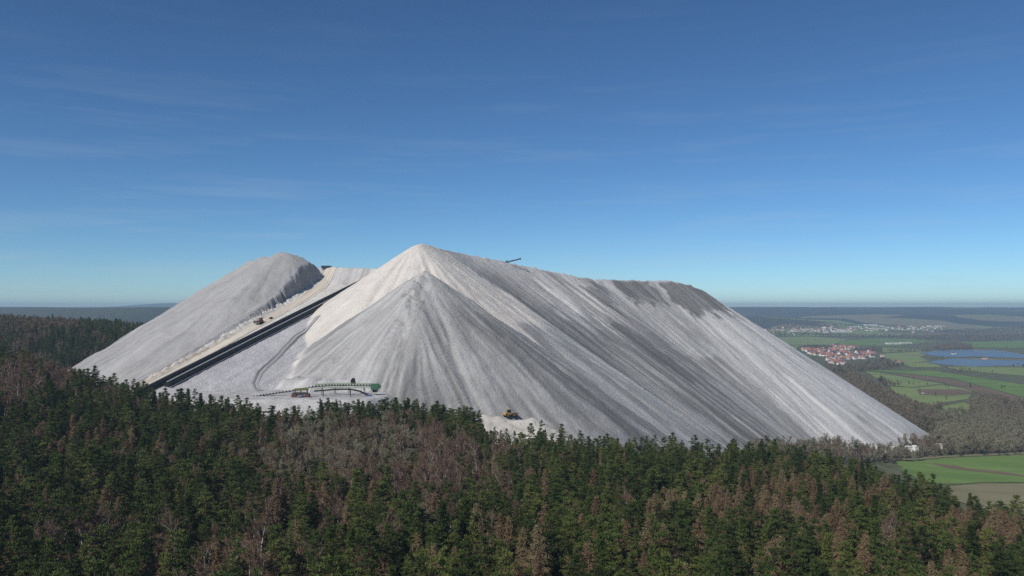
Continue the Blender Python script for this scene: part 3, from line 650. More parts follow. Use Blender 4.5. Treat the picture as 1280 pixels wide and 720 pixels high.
def make_bare(seed, H=16.0, spread=.5, fork=.34, twigs=5, tw=.055, stems=1, r0=.17):
    g = np.random.default_rng(seed); segs = []; tips = []
    def grow(p, d, L, r, lev):
        n = 3 if lev < 2 else 2
        for i in range(n):
            d2 = d + g.normal(size=3) * (.10 + .05 * lev) + np.array((0, 0, .07 if lev else .05)); d2 /= np.linalg.norm(d2); p2 = p + d2 * L / n; r2 = max(.012, r * (.78 if lev else .80))
            segs.append((*p, *p2, r, r2)); p, d, r = p2, d2, r2
            if lev >= 2: tips.append((p, d, lev))
            if lev < 3 and (lev > 0 or i >= 0):
                for b in range(int(g.integers(1, 3)) if lev else int(g.integers(2, 4))):
                    a = g.uniform(0, 6.283); s = np.cross(d, (math.cos(a), math.sin(a), .3)); s /= np.linalg.norm(s)
                    q_ = d * (1 - spread * .7) + s * spread * g.uniform(.7, 1.2) + np.array((0, 0, .22)); q_ /= np.linalg.norm(q_)
                    grow(p, q_, L * g.uniform(.42, .62) * (1.0 if lev else .62), r * .58, lev + 1)
        tips.append((p, d, lev))
    for s_ in range(stems):
        o = np.array((g.normal() * .5 * (stems > 1), g.normal() * .5 * (stems > 1), -1.5)); d = np.array((g.normal() * .06, g.normal() * .06, 1.0)); b = o + d * H * fork
        segs.append((*o, *b, r0, r0 * .85)); grow(b, d / np.linalg.norm(d), H * (1 - fork) * .86, r0 * .85, 0)
    P_ = np.array([t[0] for t in tips]); D_ = np.array([t[1] for t in tips])
    c = np.repeat(P_, twigs, 0); dr = np.repeat(D_, twigs, 0); n = len(c)
    dr = dr * .9 + g.normal(size=(n, 3)) * .55 + (0, 0, .2); dr /= np.linalg.norm(dr, axis=1)[:, None]; L = g.uniform(.6, 1.5, n)
    return cone_tubes(segs, 3), leaf_tris(c + dr * L[:, None] * .4 - D_.repeat(twigs, 0) * g.uniform(0, .8, (n, 1)), L, tw * g.uniform(.7, 1.5, n), g, 0, dr * 3)

KINDS = {}
def kind(name, makers, bark, leaf):
    out = []
    for (tv, tf), (cv, cf) in makers: out.append((np_mesh("trunk", tv, tf, bark, True), np_mesh("crown", cv, cf, leaf, False)))
    KINDS[name] = out
kind("pine_tree", [make_pine(1, 17, 3.4), make_pine(2, 18.5, 3.3, .32, "round"), make_pine(3, 15.5, 3.1, .22), make_pine(4, 17.5, 3.2, .42, "round"), make_pine(5, 19.5, 3.2, .40), make_pine(6, 14, 3.2, .18, "round"), make_pine(7, 18.5, 3.2, .12, "spruce"),
                   make_pine(8, 16, 2.6, .30), make_pine(9, 17, 3.4, .36, "round"), make_pine(10, 18, 3.0, .30, "cone", .12), make_pine(11, 12.5, 2.4, .12), make_pine(12, 20, 3.1, .42, "round")], M_PBARK, M_PINE)
kind("larch_tree", [make_larch(11, 16.5, 2.9), make_larch(12, 17.5, 3.3), make_larch(13, 15, 2.8, .15), make_larch(14, 16.5, 3.4, .3)], M_LBARK, M_LARCH)
kind("birch_tree", [make_bare(21, 15, .5, .34, 4, .05, 1, .21), make_bare(22, 16.5, .42, .4, 4, .05, 1, .22), make_bare(23, 14, .5, .36, 4, .05, 2, .17), make_bare(24, 15.5, .46, .45, 4, .05, 1, .21), make_bare(25, 17, .5, .32, 4, .05, 2, .18)], M_WBARK, M_BIRCH)
kind("bare_tree", [make_bare(31, 15, .62, .22, 6, .075), make_bare(32, 14, .7, .2, 6, .075, 2), make_bare(33, 17, .6, .28, 6, .075), make_bare(34, 12, .72, .16, 7, .075, 2)], M_GBARK, M_BARE)
kind("brown_tree", [make_bare(41, 13, .7, .18, 7, .08, 2, .14), make_bare(42, 11, .75, .14, 8, .08, 3, .11), make_bare(43, 15, .64, .24, 7, .08, 1, .15)], M_GBARK, M_BUSH)

# ------------------------------------------------------------------ where the trees stand
TREES = {k_: [] for k_ in KINDS}     # (x, y, z, scale, rot, variant)
def place(kname, x, y, z, s): TREES[kname].append((x, y, z, s, random.uniform(0, 6.283), random.randrange(len(KINDS[kname]))))
def jitter(x0, x1, y0, y1, sp):
    xs, ys = np.meshgrid(np.arange(x0, x1, sp), np.arange(y0, y1, sp)); xs = xs + RNG.uniform(-.46, .46, xs.shape) * sp + (np.arange(xs.shape[0]) % 2)[:, None] * sp / 2; ys = ys + RNG.uniform(-.46, .46, ys.shape) * sp
    return xs.ravel(), ys.ravel()
NEARFIELD = [np.array(w) for w in NOTREE]
def free(xs, ys):
    ok = np.ones(len(xs), bool)
    for w in NOTREE: ok &= ~in_poly(xs, ys, w)
    return ok
# the forest in front and on the left hillside
xs, ys = jitter(-800, 560, 150, 1180, 5.1)
zt = terrain(xs, ys); px = 640 + 1000 * xs / ys; pb = 384 - 1000 * zt / ys; pt = 384 - 1000 * (zt + 18) / ys
ok = (px > -60) & (px < 1340) & (pt < 750) & ~on_heap(xs, ys)
rimY = np.interp(px, [-60, 60, 200, 330, 480, 560, 700, 850, 1000, 1090, 1200, 1340], [560, 545, 500, 482, 492, 492, 474, 464, 462, 432, 382, 345])
front = ys < rimY + 14 * fbm(xs / 40, ys / 40, 201, 2)
back = (xs < -370) & (ys > 640) & (ys > 560) & (px < 215)
side = (px < 150) & (ys < 700)
ok &= (front | back | side)
xs, ys, zt, px, pb, pt = xs[ok], ys[ok], zt[ok], px[ok], pb[ok], pt[ok]
n1 = fbm(xs / 38, ys / 38, 210, 3); n2 = fbm(xs / 22, ys / 22, 211, 3); n3 = RNG.uniform(0, 1, len(xs)); n4 = RNG.uniform(0, 1, len(xs)); bk = ys > rimY[ok] + 100
def blob(cx, cy, rx, ry): return np.exp(-((px - cx) / rx) ** 2 - ((pt - cy) / ry) ** 2)
birch = np.clip(1.5 * blob(450, 548, 125, 36) + .75 * blob(560, 585, 75, 40) + .50 * blob(370, 590, 90, 38) + .62 * blob(250, 665, 110, 42) + .55 * blob(90, 640, 60, 35) + 1.5 * blob(20, 455, 95, 22) + .05 * (n2 > .15), 0, .92)
larch = np.clip(.26 * blob(150, 525, 180, 35) + .28 * blob(420, 660, 200, 60) + .25 * blob(150, 690, 220, 60) + 1.0 * blob(1030, 615, 150, 26) + .75 * blob(1180, 655, 130, 42) + .22 * blob(900, 600, 160, 50) + .22 * blob(640, 690, 120, 60) + .10 * (n1 > .12) + .04, 0, .85) * np.where(px < 880, .25 + .85 * (n1 > 0), .40 + 1.0 * (n1 > -.05))
rimpine = (ys > rimY[ok] - 22) & (ys < rimY[ok] + 30) & (((px > 130) & (px < 345)) | ((px > 400) & (px < 610)) | (px > 612)) & (px < 1260)
for i in range(len(xs)):
    x, y, z = float(xs[i]), float(ys[i]), float(zt[i]); s = random.choice((random.uniform(.7, 1.0), random.uniform(.95, 1.42), random.uniform(.95, 1.30))) * (.95 if n3[i] > .5 else .88)
    if bk[i]:
        p_ = .93 if px[i] > 95 or pt[i] > 408 else .45
        kn = "pine_tree" if (n3[i] < p_ and n2[i] > -.22) or n3[i] < .3 else "birch_tree"
        if kn == "pine_tree": s *= 1.05
    elif rimpine[i] and n3[i] < .86 and not (595 < px[i] < 622): kn = "pine_tree"; s *= random.uniform(.78, 1.05)
    elif n3[i] < birch[i]:
        kn = "birch_tree"; s *= .95
        if 330 < px[i] < 520 and pt[i] < 575 and n4[i] < .55: kn = "bare_tree"
        if 335 < px[i] < 410 and y > 440: s *= .7
    elif n3[i] < birch[i] + larch[i] * (1 - birch[i]): kn = "larch_tree"
    else: kn = "pine_tree"
    if 40 < px[i] < 500 and 600 < pt[i] < 720 and n4[i] < .24 and n2[i] < .1: continue
    if 150 < px[i] < 345 and 610 < pt[i] < 705 and n4[i] < .42: continue
    s *= 1.10 - .25 * float(ss(230, 470, y))
    if 325 < px[i] < 402 and y > rimY[ok][i] - 45: s *= .72
    if 605 < px[i] < 665 and y > rimY[ok][i] - 75: s *= .78
    if 400 < px[i] < 602 and y > rimY[ok][i] - 34 and kn == "pine_tree": s = max(s, 1.0) * (1.10 if px[i] > 476 else .92)
    place(kn, x, y, z, s)
# woods, hedges and belts of the valley, given as canopy outlines
def wood(poly, sp, kinds_, smin=.8, smax=1.15, hgt=10):
    pts = [at(a, b, hgt) for a, b in poly]; w = [(p[0], p[1]) for p in pts]; aw = np.array(w)
    xs, ys = jitter(aw[:, 0].min(), aw[:, 0].max(), aw[:, 1].min(), aw[:, 1].max(), sp); m = in_poly(xs, ys, w) & ~on_heap(xs, ys) & free(xs, ys) & (xs / ys < .70)
    xs, ys = xs[m], ys[m]; zz = terrain(xs, ys); nn = fbm(xs / 60, ys / 60, 230, 3)
    for x, y, z, q_ in zip(xs, ys, zz, nn):
        r = random.random() + q_ * .5; kk = kinds_[0][0]
        acc = 0
        for kn, f in kinds_:
            acc += f
            if r <= acc: kk = kn; break
        else: kk = kinds_[-1][0]
        place(kk, float(x), float(y), float(z), random.uniform(smin, smax))
wood([(1030,455),(1062,460),(1092,478),(1118,492),(1140,502),(1170,512),(1180,525),(1166,546),(1120,530),(1060,490)], 7.5, [("brown_tree", .95), ("pine_tree", .05)])
wood([(1172,522),(1190,513),(1215,512),(1230,520),(1260,524),(1330,532),(1330,562),(1270,563),(1190,563),(1168,552)], 7, [("bare_tree", .93), ("brown_tree", .07)], .8, 1.2)
wood([(1205,503),(1228,494),(1245,495),(1290,505),(1330,512),(1330,532),(1270,528),(1235,520),(1212,512)], 8, [("brown_tree", .8), ("bare_tree", .2)], .8, 1.15)
wood([(1020,552),(1060,549),(1120,546),(1172,546),(1180,558),(1150,566),(1112,568),(1040,572),(1015,566)], 7.2, [("birch_tree", .30), ("bare_tree", .36), ("brown_tree", .30), ("pine_tree", .04)], .7, 1.02)
wood([(930,552),(985,551),(1030,549),(1030,568),(985,562),(940,560)], 7.5, [("bare_tree", .4), ("brown_tree", .4), ("pine_tree", .2)], .6, .95)
wood([(1062,569),(1110,566),(1200,561),(1330,558),(1330,562),(1200,565),(1120,571),(1070,574)], 5, [("brown_tree", 1.0)], .35, .55, 4)
wood([(1130,503),(1160,507),(1175,505),(1205,500),(1206,502),(1176,508),(1165,514),(1140,510)], 7, [("brown_tree", 1)], .4, .8, 5)
wood([(1098,471),(1112,470),(1130,474),(1128,480),(1104,478)], 9, [("brown_tree", .8), ("pine_tree", .2)], .7, 1.1)
for a in ((1136,480),(1142,481),(1148,481),(1182,484),(1186,484.5),(1159,481),(1213,484.5),(1256,487),(1252,487),(1183,500),(1170,497),(1168,495),(1150,491)):
    x, y, z = at(*a); place("pine_tree" if random.random() < .4 else "brown_tree", x, y, z, random.uniform(.4, .7))
wood([(1165,461),(1200,464),(1245,473),(1285,481),(1330,488),(1330,492),(1280,484),(1235,476),(1190,467)], 9, [("brown_tree", .85), ("bare_tree", .15)], .6, 1.0)
wood([(1035,457),(1062,455),(1085,452),(1104,447),(1118,446),(1132,447),(1128,454),(1105,459),(1070,461)], 12, [("brown_tree", .65), ("pine_tree", .12), ("bare_tree", .23)], .7, 1.1)
wood([(1170,431),(1195,428),(1214,431),(1216,436),(1190,437.5),(1168,434.5)], 14, [("brown_tree", 1)], .8, 1.2)
wood([(1066,433.6),(1110,434),(1160,434.5),(1168,437),(1120,438),(1070,436)], 15, [("brown_tree", .7), ("bare_tree", .3)], .7, 1.1)
wood([(985,431),(1040,432),(1040,434),(1000,435)], 15, [("brown_tree", .7), ("pine_tree", .3)], .7, 1.1)
wood([(1170,459),(1250,459),(1330,460),(1330,463),(1240,462.6),(1180,461)], 14, [("bare_tree", .9), ("brown_tree", .1)], .4, .7)
for pl in ([(930,413),(985,415),(1060,417.5),(1140,419),(1230,418),(1330,417),(1330,424.5),(1200,425),(1120,421.5),(1010,418.8),(940,419)],
           [(930,403),(960,402),(1010,405),(1060,405.5),(1090,408),(1040,408),(960,407)], [(1140,412),(1210,411),(1330,410),(1330,414),(1200,416)], [(1230,403.5),(1330,402),(1330,405),(1250,406)]):
    wood(pl, 36, [("brown_tree", .75), ("pine_tree", .15), ("bare_tree", .1)], .9, 1.4)
for _ in range(420):
    a = (random.uniform(940, 1320), 418 + 44 * random.random() ** 1.4); x, y, z = at(*a)
    if free(np.array([x]), np.array([y]))[0] and not on_heap(x, y): place("brown_tree" if random.random() < .75 else "pine_tree", x, y, z, random.uniform(.5, 1.0))

# the largest 300 of each kind stand as single trees, the rest is one mass per kind
def zone_of(px_, y_):
    col = next(t for lim, t in ((120, "at the photo's left edge"), (250, "below the foot of the ramp"), (340, "below the black conveyors"), (470, "below the green conveyor"), (600, "below the grey cone"), (690, "below the yellow loader"), (840, "below the furrowed grey face"), (1000, "below the heap's bright right slope"), (1150, "below the white sheds"), (9999, "below the green field")) if px_ < lim)
    row = "along the photo's bottom edge" if y_ < 200 else ("in the near forest" if y_ < 255 else ("in the middle of the forest" if y_ < 360 else "near the forest's far rim"))
    return row, col
LOOK = {"pine_tree": ("dark green pine", "pine tree"), "larch_tree": ("rust brown leafless larch", "larch tree"), "birch_tree": ("bare white-stemmed birch", "birch tree"),
        "bare_tree": ("leafless grey-brown broadleaf tree", "tree"), "brown_tree": ("leafless dark brown broadleaf tree", "tree")}
def near_label(kn, x, y, z):
    a, b = pix(x, y, z + 12); L_ = LOOK[kn][0]
    if y < 560 and not (a > 1000 and y > 500): 
        row, col = zone_of(a, y); return f"{L_} {row}, {col}", f"{kn}s {row}, {col}".replace("_", " ")
    if a < 300: return f"{L_} on the shaded hillside left of the heap", f"{kn}s on the left hillside".replace("_", " ")
    if b > 540: return f"{L_} in the belt below the heap's right foot", f"{kn}s at the foot of the heap".replace("_", " ")
    return f"{L_} in the valley woods right of the heap", f"{kn}s of the valley woods".replace("_", " ")
REST = {}; FIRST = {}
for kn, lst in TREES.items():
    def size(t):
        a, b = pix(t[0], t[1], t[2] + 14 * t[3])
        if not (-5 < a < 1285) or b > 716: return -1
        return t[3] / t[1]
    lst.sort(key=size, reverse=True)
    single, REST[kn] = lst[:300], lst[300:]
    FIRST[kn] = {}
    for (x, y, z, s, r, v) in single:
        e = empty(kn, (x, y, z), r); e.rotation_euler[0] = random.gauss(0, .035); e.rotation_euler[1] = random.gauss(0, .035); e.scale = (s, s, s * random.uniform(.95, 1.08)); lb, gr = near_label(kn, x, y, z); tag(e, lb, LOOK[kn][1], gr)
        tr = link(bpy.data.objects.new("trunk", KINDS[kn][v][0]), e); cw = link(bpy.data.objects.new("crown", KINDS[kn][v][1]), e)
        FIRST[kn].setdefault(v, (tr, cw))
def mass(name, kn, pts, label, cat):
    pts = np.array(pts); m_ = bpy.data.meshes.new(name); m_.vertices.add(len(pts)); m_.vertices.foreach_set("co", pts[:, :3].astype(np.float32).ravel())
    m_.attributes.new("tree_scale", 'FLOAT', 'POINT').data.foreach_set("value", pts[:, 3].astype(np.float32))
    rot = np.c_[RNG.normal(0, .035, (len(pts), 2)), pts[:, 4]]; m_.attributes.new("tree_turn", 'FLOAT_VECTOR', 'POINT').data.foreach_set("vector", rot.astype(np.float32).ravel())
    m_.attributes.new("tree_kind", 'INT', 'POINT').data.foreach_set("value", pts[:, 5].astype(np.int32))
    o = link(bpy.data.objects.new(name, m_)); md = o.modifiers.new("trees", 'NODES'); ng = bpy.data.node_groups.new(name, 'GeometryNodeTree'); md.node_group = ng
    ng.interface.new_socket("Geometry", in_out='INPUT', socket_type='NodeSocketGeometry'); ng.interface.new_socket("Geometry", in_out='OUTPUT', socket_type='NodeSocketGeometry')
    N = ng.nodes; L = ng.links; gi = N.new("NodeGroupInput"); go = N.new("NodeGroupOutput"); iop = N.new("GeometryNodeInstanceOnPoints"); jo = N.new("GeometryNodeJoinGeometry")
    for v in range(len(KINDS[kn]) - 1, -1, -1):            # Join reads the last link first
        tr, cw = FIRST[kn][v]; j2 = N.new("GeometryNodeJoinGeometry"); g2 = N.new("GeometryNodeGeometryToInstance")
        for ob in (tr, cw):
            oi = N.new("GeometryNodeObjectInfo"); oi.transform_space = 'ORIGINAL'; oi.inputs[0].default_value = ob; L.new(oi.outputs['Geometry'], j2.inputs[0])
        L.new(j2.outputs[0], g2.inputs[0]); L.new(g2.outputs[0], jo.inputs[0])
    def attr(nm, ty):
        a = N.new("GeometryNodeInputNamedAttribute"); a.data_type = ty; a.inputs[0].default_value = nm; return a
    L.new(gi.outputs[0], iop.inputs['Points']); L.new(jo.outputs[0], iop.inputs['Instance']); iop.inputs['Pick Instance'].default_value = True
    L.new(attr("tree_kind", 'INT').outputs[0], iop.inputs['Instance Index']); L.new(attr("tree_turn", 'FLOAT_VECTOR').outputs[0], iop.inputs['Rotation']); L.new(attr("tree_scale", 'FLOAT').outputs[0], iop.inputs['Scale']); L.new(iop.outputs[0], go.inputs[0])
    tag(o, label, cat, kind="stuff"); return o
MASS = {"pine_tree": ("pine_forest", "mass of dark green pines covering the hill before the heap", "forest"), "larch_tree": ("larch_forest", "mass of brown larches scattered through the pine forest", "forest"),
        "birch_tree": ("birch_forest", "mass of bare reddish birches on the hillside and among the pines", "forest"), "bare_tree": ("leafless_woodland", "grey leafless woodland beyond the heap's right foot", "woodland"),
        "brown_tree": ("brown_woodland", "dark brown leafless woods and hedges across the valley floor", "woodland")}
for kn in TREES:
    if REST[kn]: mass(MASS[kn][0], kn, REST[kn], MASS[kn][1], MASS[kn][2])
print({k_: len(v) for k_, v in TREES.items()})

# ------------------------------------------------------------------ houses of village and town
HOUSE = {}
def house_meshes(w, d, hh, rh, wm, rm):
    key = (w, d, hh, rh, wm, rm)
    if key not in HOUSE:
        a = MB(); a.prism([(-w / 2, -2), (w / 2, -2), (w / 2, hh), (0, hh + rh), (-w / 2, hh)], -d / 2, d / 2)
        b = MB(); o = .6
        for s_ in (-1, 1):
            b.add([(s_ * (w / 2 + o), -d / 2 - o, hh - o * rh / (w / 2) + .05), (0, -d / 2 - o, hh + rh + .05), (0, d / 2 + o, hh + rh + .05), (s_ * (w / 2 + o), d / 2 + o, hh - o * rh / (w / 2) + .05),
                   (s_ * (w / 2 + o), -d / 2 - o, hh - o * rh / (w / 2) + .35), (0, -d / 2 - o, hh + rh + .35), (0, d / 2 + o, hh + rh + .35), (s_ * (w / 2 + o), d / 2 + o, hh - o * rh / (w / 2) + .35)],
                  [(0, 1, 2, 3), (4, 5, 6, 7), (0, 1, 5, 4), (1, 2, 6, 5), (2, 3, 7, 6), (3, 0, 4, 7)])
        HOUSE[key] = (a.mesh("wall", WALLS[wm]), b.mesh("roof", ROOFS[rm]))
    return HOUSE[key]
RN_ = ["red-roofed", "orange-roofed", "brown-roofed", "slate-roofed"]; WN_ = ["white", "cream", "pale grey"]
taken = []
def put_house(px_, py_, dims, wm, rm, rz, label, group, gap=9):
    x, y, z = at(px_, py_)
    for (a, b) in taken:
        if abs(a - x) < gap and abs(b - y) < gap: return False
    if on_heap(x, y): return False
    taken.append((x, y)); wmesh, rmesh = house_meshes(*dims, wm, rm)
    e = empty("house", (x, y, z), rz); link(bpy.data.objects.new("wall", wmesh), e); link(bpy.data.objects.new("roof", rmesh), e)
    tag(e, label, "house", group); return True
VILLAGE = [(1000,437),(1012,436),(1025,437),(1045,432),(1075,434),(1072,437),(1056,438.5),(1075,441),(1090,440),(1094,446),(1078,450),(1062,449),(1052,457),(1036,454),(1032,447),(1015,444)]
cnt = 0
for _ in range(2600):
    a, b = random.uniform(1000, 1095), random.uniform(431, 458)
    if not in_poly(np.array([a]), np.array([b]), VILLAGE)[0]: continue
    dims = random.choice([(11, 14, 7, 5), (9, 12, 6, 5), (12, 18, 7, 6), (10, 13, 6, 5), (13, 24, 6, 5.5)]); wm = random.choice([0, 0, 0, 1, 1, 2]); rm = random.choice([0, 0, 1, 1, 2, 2, 3])
    if put_house(a, b, dims, wm, rm, random.choice([0, 1.571]) + random.gauss(.35, .25), f"{WN_[wm]} {RN_[rm]} house in the village beyond the heap's right slope", f"{WN_[wm]} {RN_[rm]} village houses", 14): cnt += 1
    if cnt >= 150: break
for (a, b, wm, rm, lb) in ((1103,446,0,1,"white barn with orange roof standing alone right of the village"),(1120,453,0,2,"white farmhouse at the near edge of the valley fields"),(1126,453.4,1,0,"cream farm building beside the white farmhouse"),
                           (1192,443.2,0,3,"white hut on the spit between the two lakes"),(1231,449.4,1,2,"cream hut on the bank between the lakes"),(1111,429.5,0,3,"white shed on the green field behind the village"),(1154,492,0,3,"small white caravan-like shed in the meadow"),(1219,517.5,0,3,"white shed by the wood on the meadow's edge")):
    sm = b > 480
    put_house(a, b, (4, 6, 2.5, .9) if sm else (11, 16, 5.5, 4.5), wm, rm, .4, lb, None, 2)
cnt = 0
for _ in range(4000):
    a = random.uniform(930, 1185); b = random.gauss(414.5 - (a - 960) * .018, 2.0)
    if a > 1060: b = random.gauss(411.5, 1.8)
    if not (406.5 < b < 420): continue
    big = random.random() < .12
    dims = (24, 60, 8, 1.5) if big else random.choice([(14, 22, 10, 6), (15, 30, 11, 6), (13, 18, 9, 6)]); wm = random.choice([0, 0, 1, 2, 2]); rm = 3 if big else random.choice([0, 1, 2, 3, 0])
    w_ = "wide hall" if big else f"{RN_[rm]} house"
    if put_house(a, b, dims, wm, rm, random.choice([0, 1.571]) + random.gauss(.3, .3), f"{WN_[wm]} {w_} in the far town across the valley", f"{WN_[wm]} {w_}s of the far town", 28): cnt += 1
    if cnt >= 120: break
def big_block(name, px_, py_, dims, label):
    x, y, z = at(px_, py_); e = empty(name, (x, y, z), .12); w, d, h_ = dims
    a = MB(); a.box((0, 0, h_ / 2 - 1), (w, d, h_ + 2)); a.build("wall", WALLS[0], e); b = MB(); b.box((0, 0, h_ + .5), (w + 1, d + 1, .8)); b.build("roof", WALLS[2], e)
    c = MB()
    for k_ in range(int(w // 8)): c.box((-w / 2 + 4 + k_ * 8, -d / 2 - .1, h_ * .55), (5, .4, h_ * .25))
    c.build("window_band", M_GLASS, e); tag(e, label, "building")
big_block("factory_tower", 1031, 414.5, (16, 14, 38), "tall white tower block of the far town")
big_block("factory_hall", 1052, 415.5, (150, 40, 13), "long white factory hall beside the tall white tower")
big_block("factory_hall", 1088, 407.5, (110, 40, 14), "white hall high up behind the far town's middle")
big_block("factory_hall", 1168, 409, (130, 40, 14), "white hall at the far town's right end")
big_block("greenhouse", 1116, 430.2, (70, 30, 7), "low white greenhouse on the green field behind the village")
big_block("warehouse", 1132, 429.2, (60, 24, 6), "low pale warehouse beside the greenhouse in the green field")

# ------------------------------------------------------------------ conveyors on the ramp
def frame_on_ramp(u, v, dz=0): return Vector(ramp_xyz(u, v, dz))
def conveyor(v, u0, u1, w, hgt, roofm, label, seg=14.0, foot=.8):
    base_p = frame_on_ramp(u0, v); e = empty("belt_conveyor", base_p); n = int((u1 - u0) / seg)
    rise = (R1[2] - R0[2]) / RL
    def pt(u, vv, z): return Vector((R0[0] + RD[0] * u + RN[0] * vv, R0[1] + RD[1] * u + RN[1] * vv, R0[2] + rise * u + z)) - base_p
    proto = {}
    for i in range(n):
        a, b = u0 + i * seg, u0 + (i + 1) * seg - .5; zo = 0.0
        g = MB(); vs = []
        prof = [(-w / 2, foot), (w / 2, foot), (w / 2, hgt * .75), (w * .25, hgt), (-w * .25, hgt), (-w / 2, hgt * .75)]
        for u in (a, b):
            for (q_, z) in prof: vs.append(pt(u, v + q_, z))
        m_ = len(prof); g.add(vs, [(k_, (k_ + 1) % m_, m_ + (k_ + 1) % m_, m_ + k_) for k_ in range(m_)] + [tuple(range(m_ - 1, -1, -1)), tuple(range(m_, 2 * m_))])
        ho = g.build("hood", M_BLACK, e)
        t = MB(); t.add([pt(a, v - w * .2, hgt + .04), pt(a, v + w * .2, hgt + .04), pt(b, v + w * .2, hgt + .04), pt(b, v - w * .2, hgt + .04), pt(a, v - w * .2, hgt + .16), pt(a, v + w * .2, hgt + .16), pt(b, v + w * .2, hgt + .16), pt(b, v - w * .2, hgt + .16)],
              [(0, 3, 2, 1), (4, 5, 6, 7), (0, 1, 5, 4), (1, 2, 6, 5), (2, 3, 7, 6), (3, 0, 4, 7)]); t.build("roof_strip", roofm, ho)
        s = MB()
        for q_ in (-w / 2 + .3, w / 2 - .3): s.bar(pt(a + .4, v + q_, -1.5), pt(a + .4, v + q_, foot + .2), .35)
        s.build("support", M_DGREY, e)
    rl = MB(); rl.bar(pt(u0, v - w / 2 - .9, 1.1), pt(u1, v - w / 2 - .9, 1.1), .09); rl.bar(pt(u0, v - w / 2 - .9, .6), pt(u1, v - w / 2 - .9, .6), .09)
    for i in range(0, int(u1 - u0), 6): rl.bar(pt(u0 + i, v - w / 2 - .9, -.3), pt(u0 + i, v - w / 2 - .9, 1.1), .09)
    rl.build("handrail", M_DGREY, e)
    wk = MB(); wk.add([pt(u0, v + w / 2 + .15, .35), pt(u0, v + w / 2 + 1.2, .35), pt(u1, v + w / 2 + 1.2, .35), pt(u1, v + w / 2 + .15, .35), pt(u0, v + w / 2 + .15, .5), pt(u0, v + w / 2 + 1.2, .5), pt(u1, v + w / 2 + 1.2, .5), pt(u1, v + w / 2 + .15, .5)],
          [(0, 3, 2, 1), (4, 5, 6, 7), (0, 1, 5, 4), (1, 2, 6, 5), (2, 3, 7, 6), (3, 0, 4, 7)]); wk.build("walkway", M_GREY, e)
    tag(e, label, "conveyor"); return e
conveyor(-2.5, -14, 322, 4.4, 4.6, M_DGREY, "upper black belt conveyor beside the pale haul road on the ramp")
conveyor(5.5, 4, 300, 4.2, 4.0, M_GREY, "lower black belt conveyor on the side of the ramp facing the grey cone")

# ------------------------------------------------------------------ track and fresh strip below the conveyors
def track(name, pxs, w, mat, lift=.3):
    pts = []
    for (a, b) in pxs:                       # find the heap surface on that line of sight
        ys_ = np.arange(500, 900, 1.0); hh = heap((a - 640) / 1000 * ys_, ys_); line = -(b - 384) / 1000 * ys_
        i = int(np.argmax(hh > line)); pts.append(((a - 640) / 1000 * ys_[i], ys_[i]))
    o = ribbon(name, pts, [w] * len(pts), mat, HR, lift, 4, 2.0); o["kind"] = "structure"; return o
track("haul_track", [(398,395),(372,420),(345,448),(325,466),(318,480),(326,489)], 5.0, M_TRACK)

# ------------------------------------------------------------------ machines
def surf(px_, py_):
    ys_ = np.arange(495, 1000, .5); xs_ = (px_ - 640) / 1000 * ys_; hh = heap(xs_, ys_); i = int(np.argmax(hh > -(py_ - 384) / 1000 * ys_)); return xs_[i], ys_[i], hh[i]
def bulldozer(loc, rz, sc, label):
    e = empty("bulldozer", loc, rz); e.scale = (sc,) * 3
    for s_ in (-1, 1):
        t = MB(); t.prism([(-2.3, .25), (-1.9, 0), (1.9, 0), (2.4, .35), (2.1, .95), (-1.9, 1.0), (-2.4, .7)], s_ * 1.15 - .3, s_ * 1.15 + .3); to = t.build("track", M_RUBBER, e)
        w_ = MB(); [w_.wheel((x_, s_ * 1.48, .45), .33, .1) for x_ in (-1.7, -.6, .5, 1.6)]; w_.build("roller", M_DGREY, to)
    b = MB(); b.prism([(-2.1, .7), (2.0, .7), (2.0, 1.7), (.3, 1.9), (-2.1, 1.8)], -.75, .75); b.build("body", M_ORANGE, e)
    c = MB(); c.prism([(-1.5, 1.85), (.3, 1.95), (.1, 3.1), (-1.4, 3.1)], -.7, .7); co = c.build("cab", M_RUST, e); r = MB(); r.box((-.65, 0, 3.2), (1.9, 1.7, .14)); r.build("cab_roof", M_WHITE, co)
    g = MB(); g.box((-.6, -.72, 2.5), (1.1, .06, .8)); g.box((-.6, .72, 2.5), (1.1, .06, .8)); g.build("window", M_GLASS, co)
    d = MB(); d.prism([(2.9, .1), (3.25, .15), (3.0, .7), (3.1, 1.35), (2.8, 1.3), (2.75, .7)], -1.9, 1.9); d.build("blade", M_DGREY, e)
    a = MB(); a.bar((.6, -1.6, .5), (2.85, -1.6, .5), .2); a.bar((.6, 1.6, .5), (2.85, 1.6, .5), .2); a.build("push_arm", M_DGREY, e)
    x_ = MB(); x_.bar((1.3, .4, 1.7), (1.3, .4, 2.8), .14, n=6); x_.build("exhaust", M_DGREY, e)
    tag(e, label, "bulldozer"); return e
u_, v_ = ramp_uv(*[np.array(t) for t in surf(325, 405)[:2]]); x, y, z = surf(325, 405)
bulldozer((x, y, z + .45), math.atan2(RD[1], RD[0]) + math.pi, 1.7, "rust-orange bulldozer parked on the pale haul road beside the cut bank")
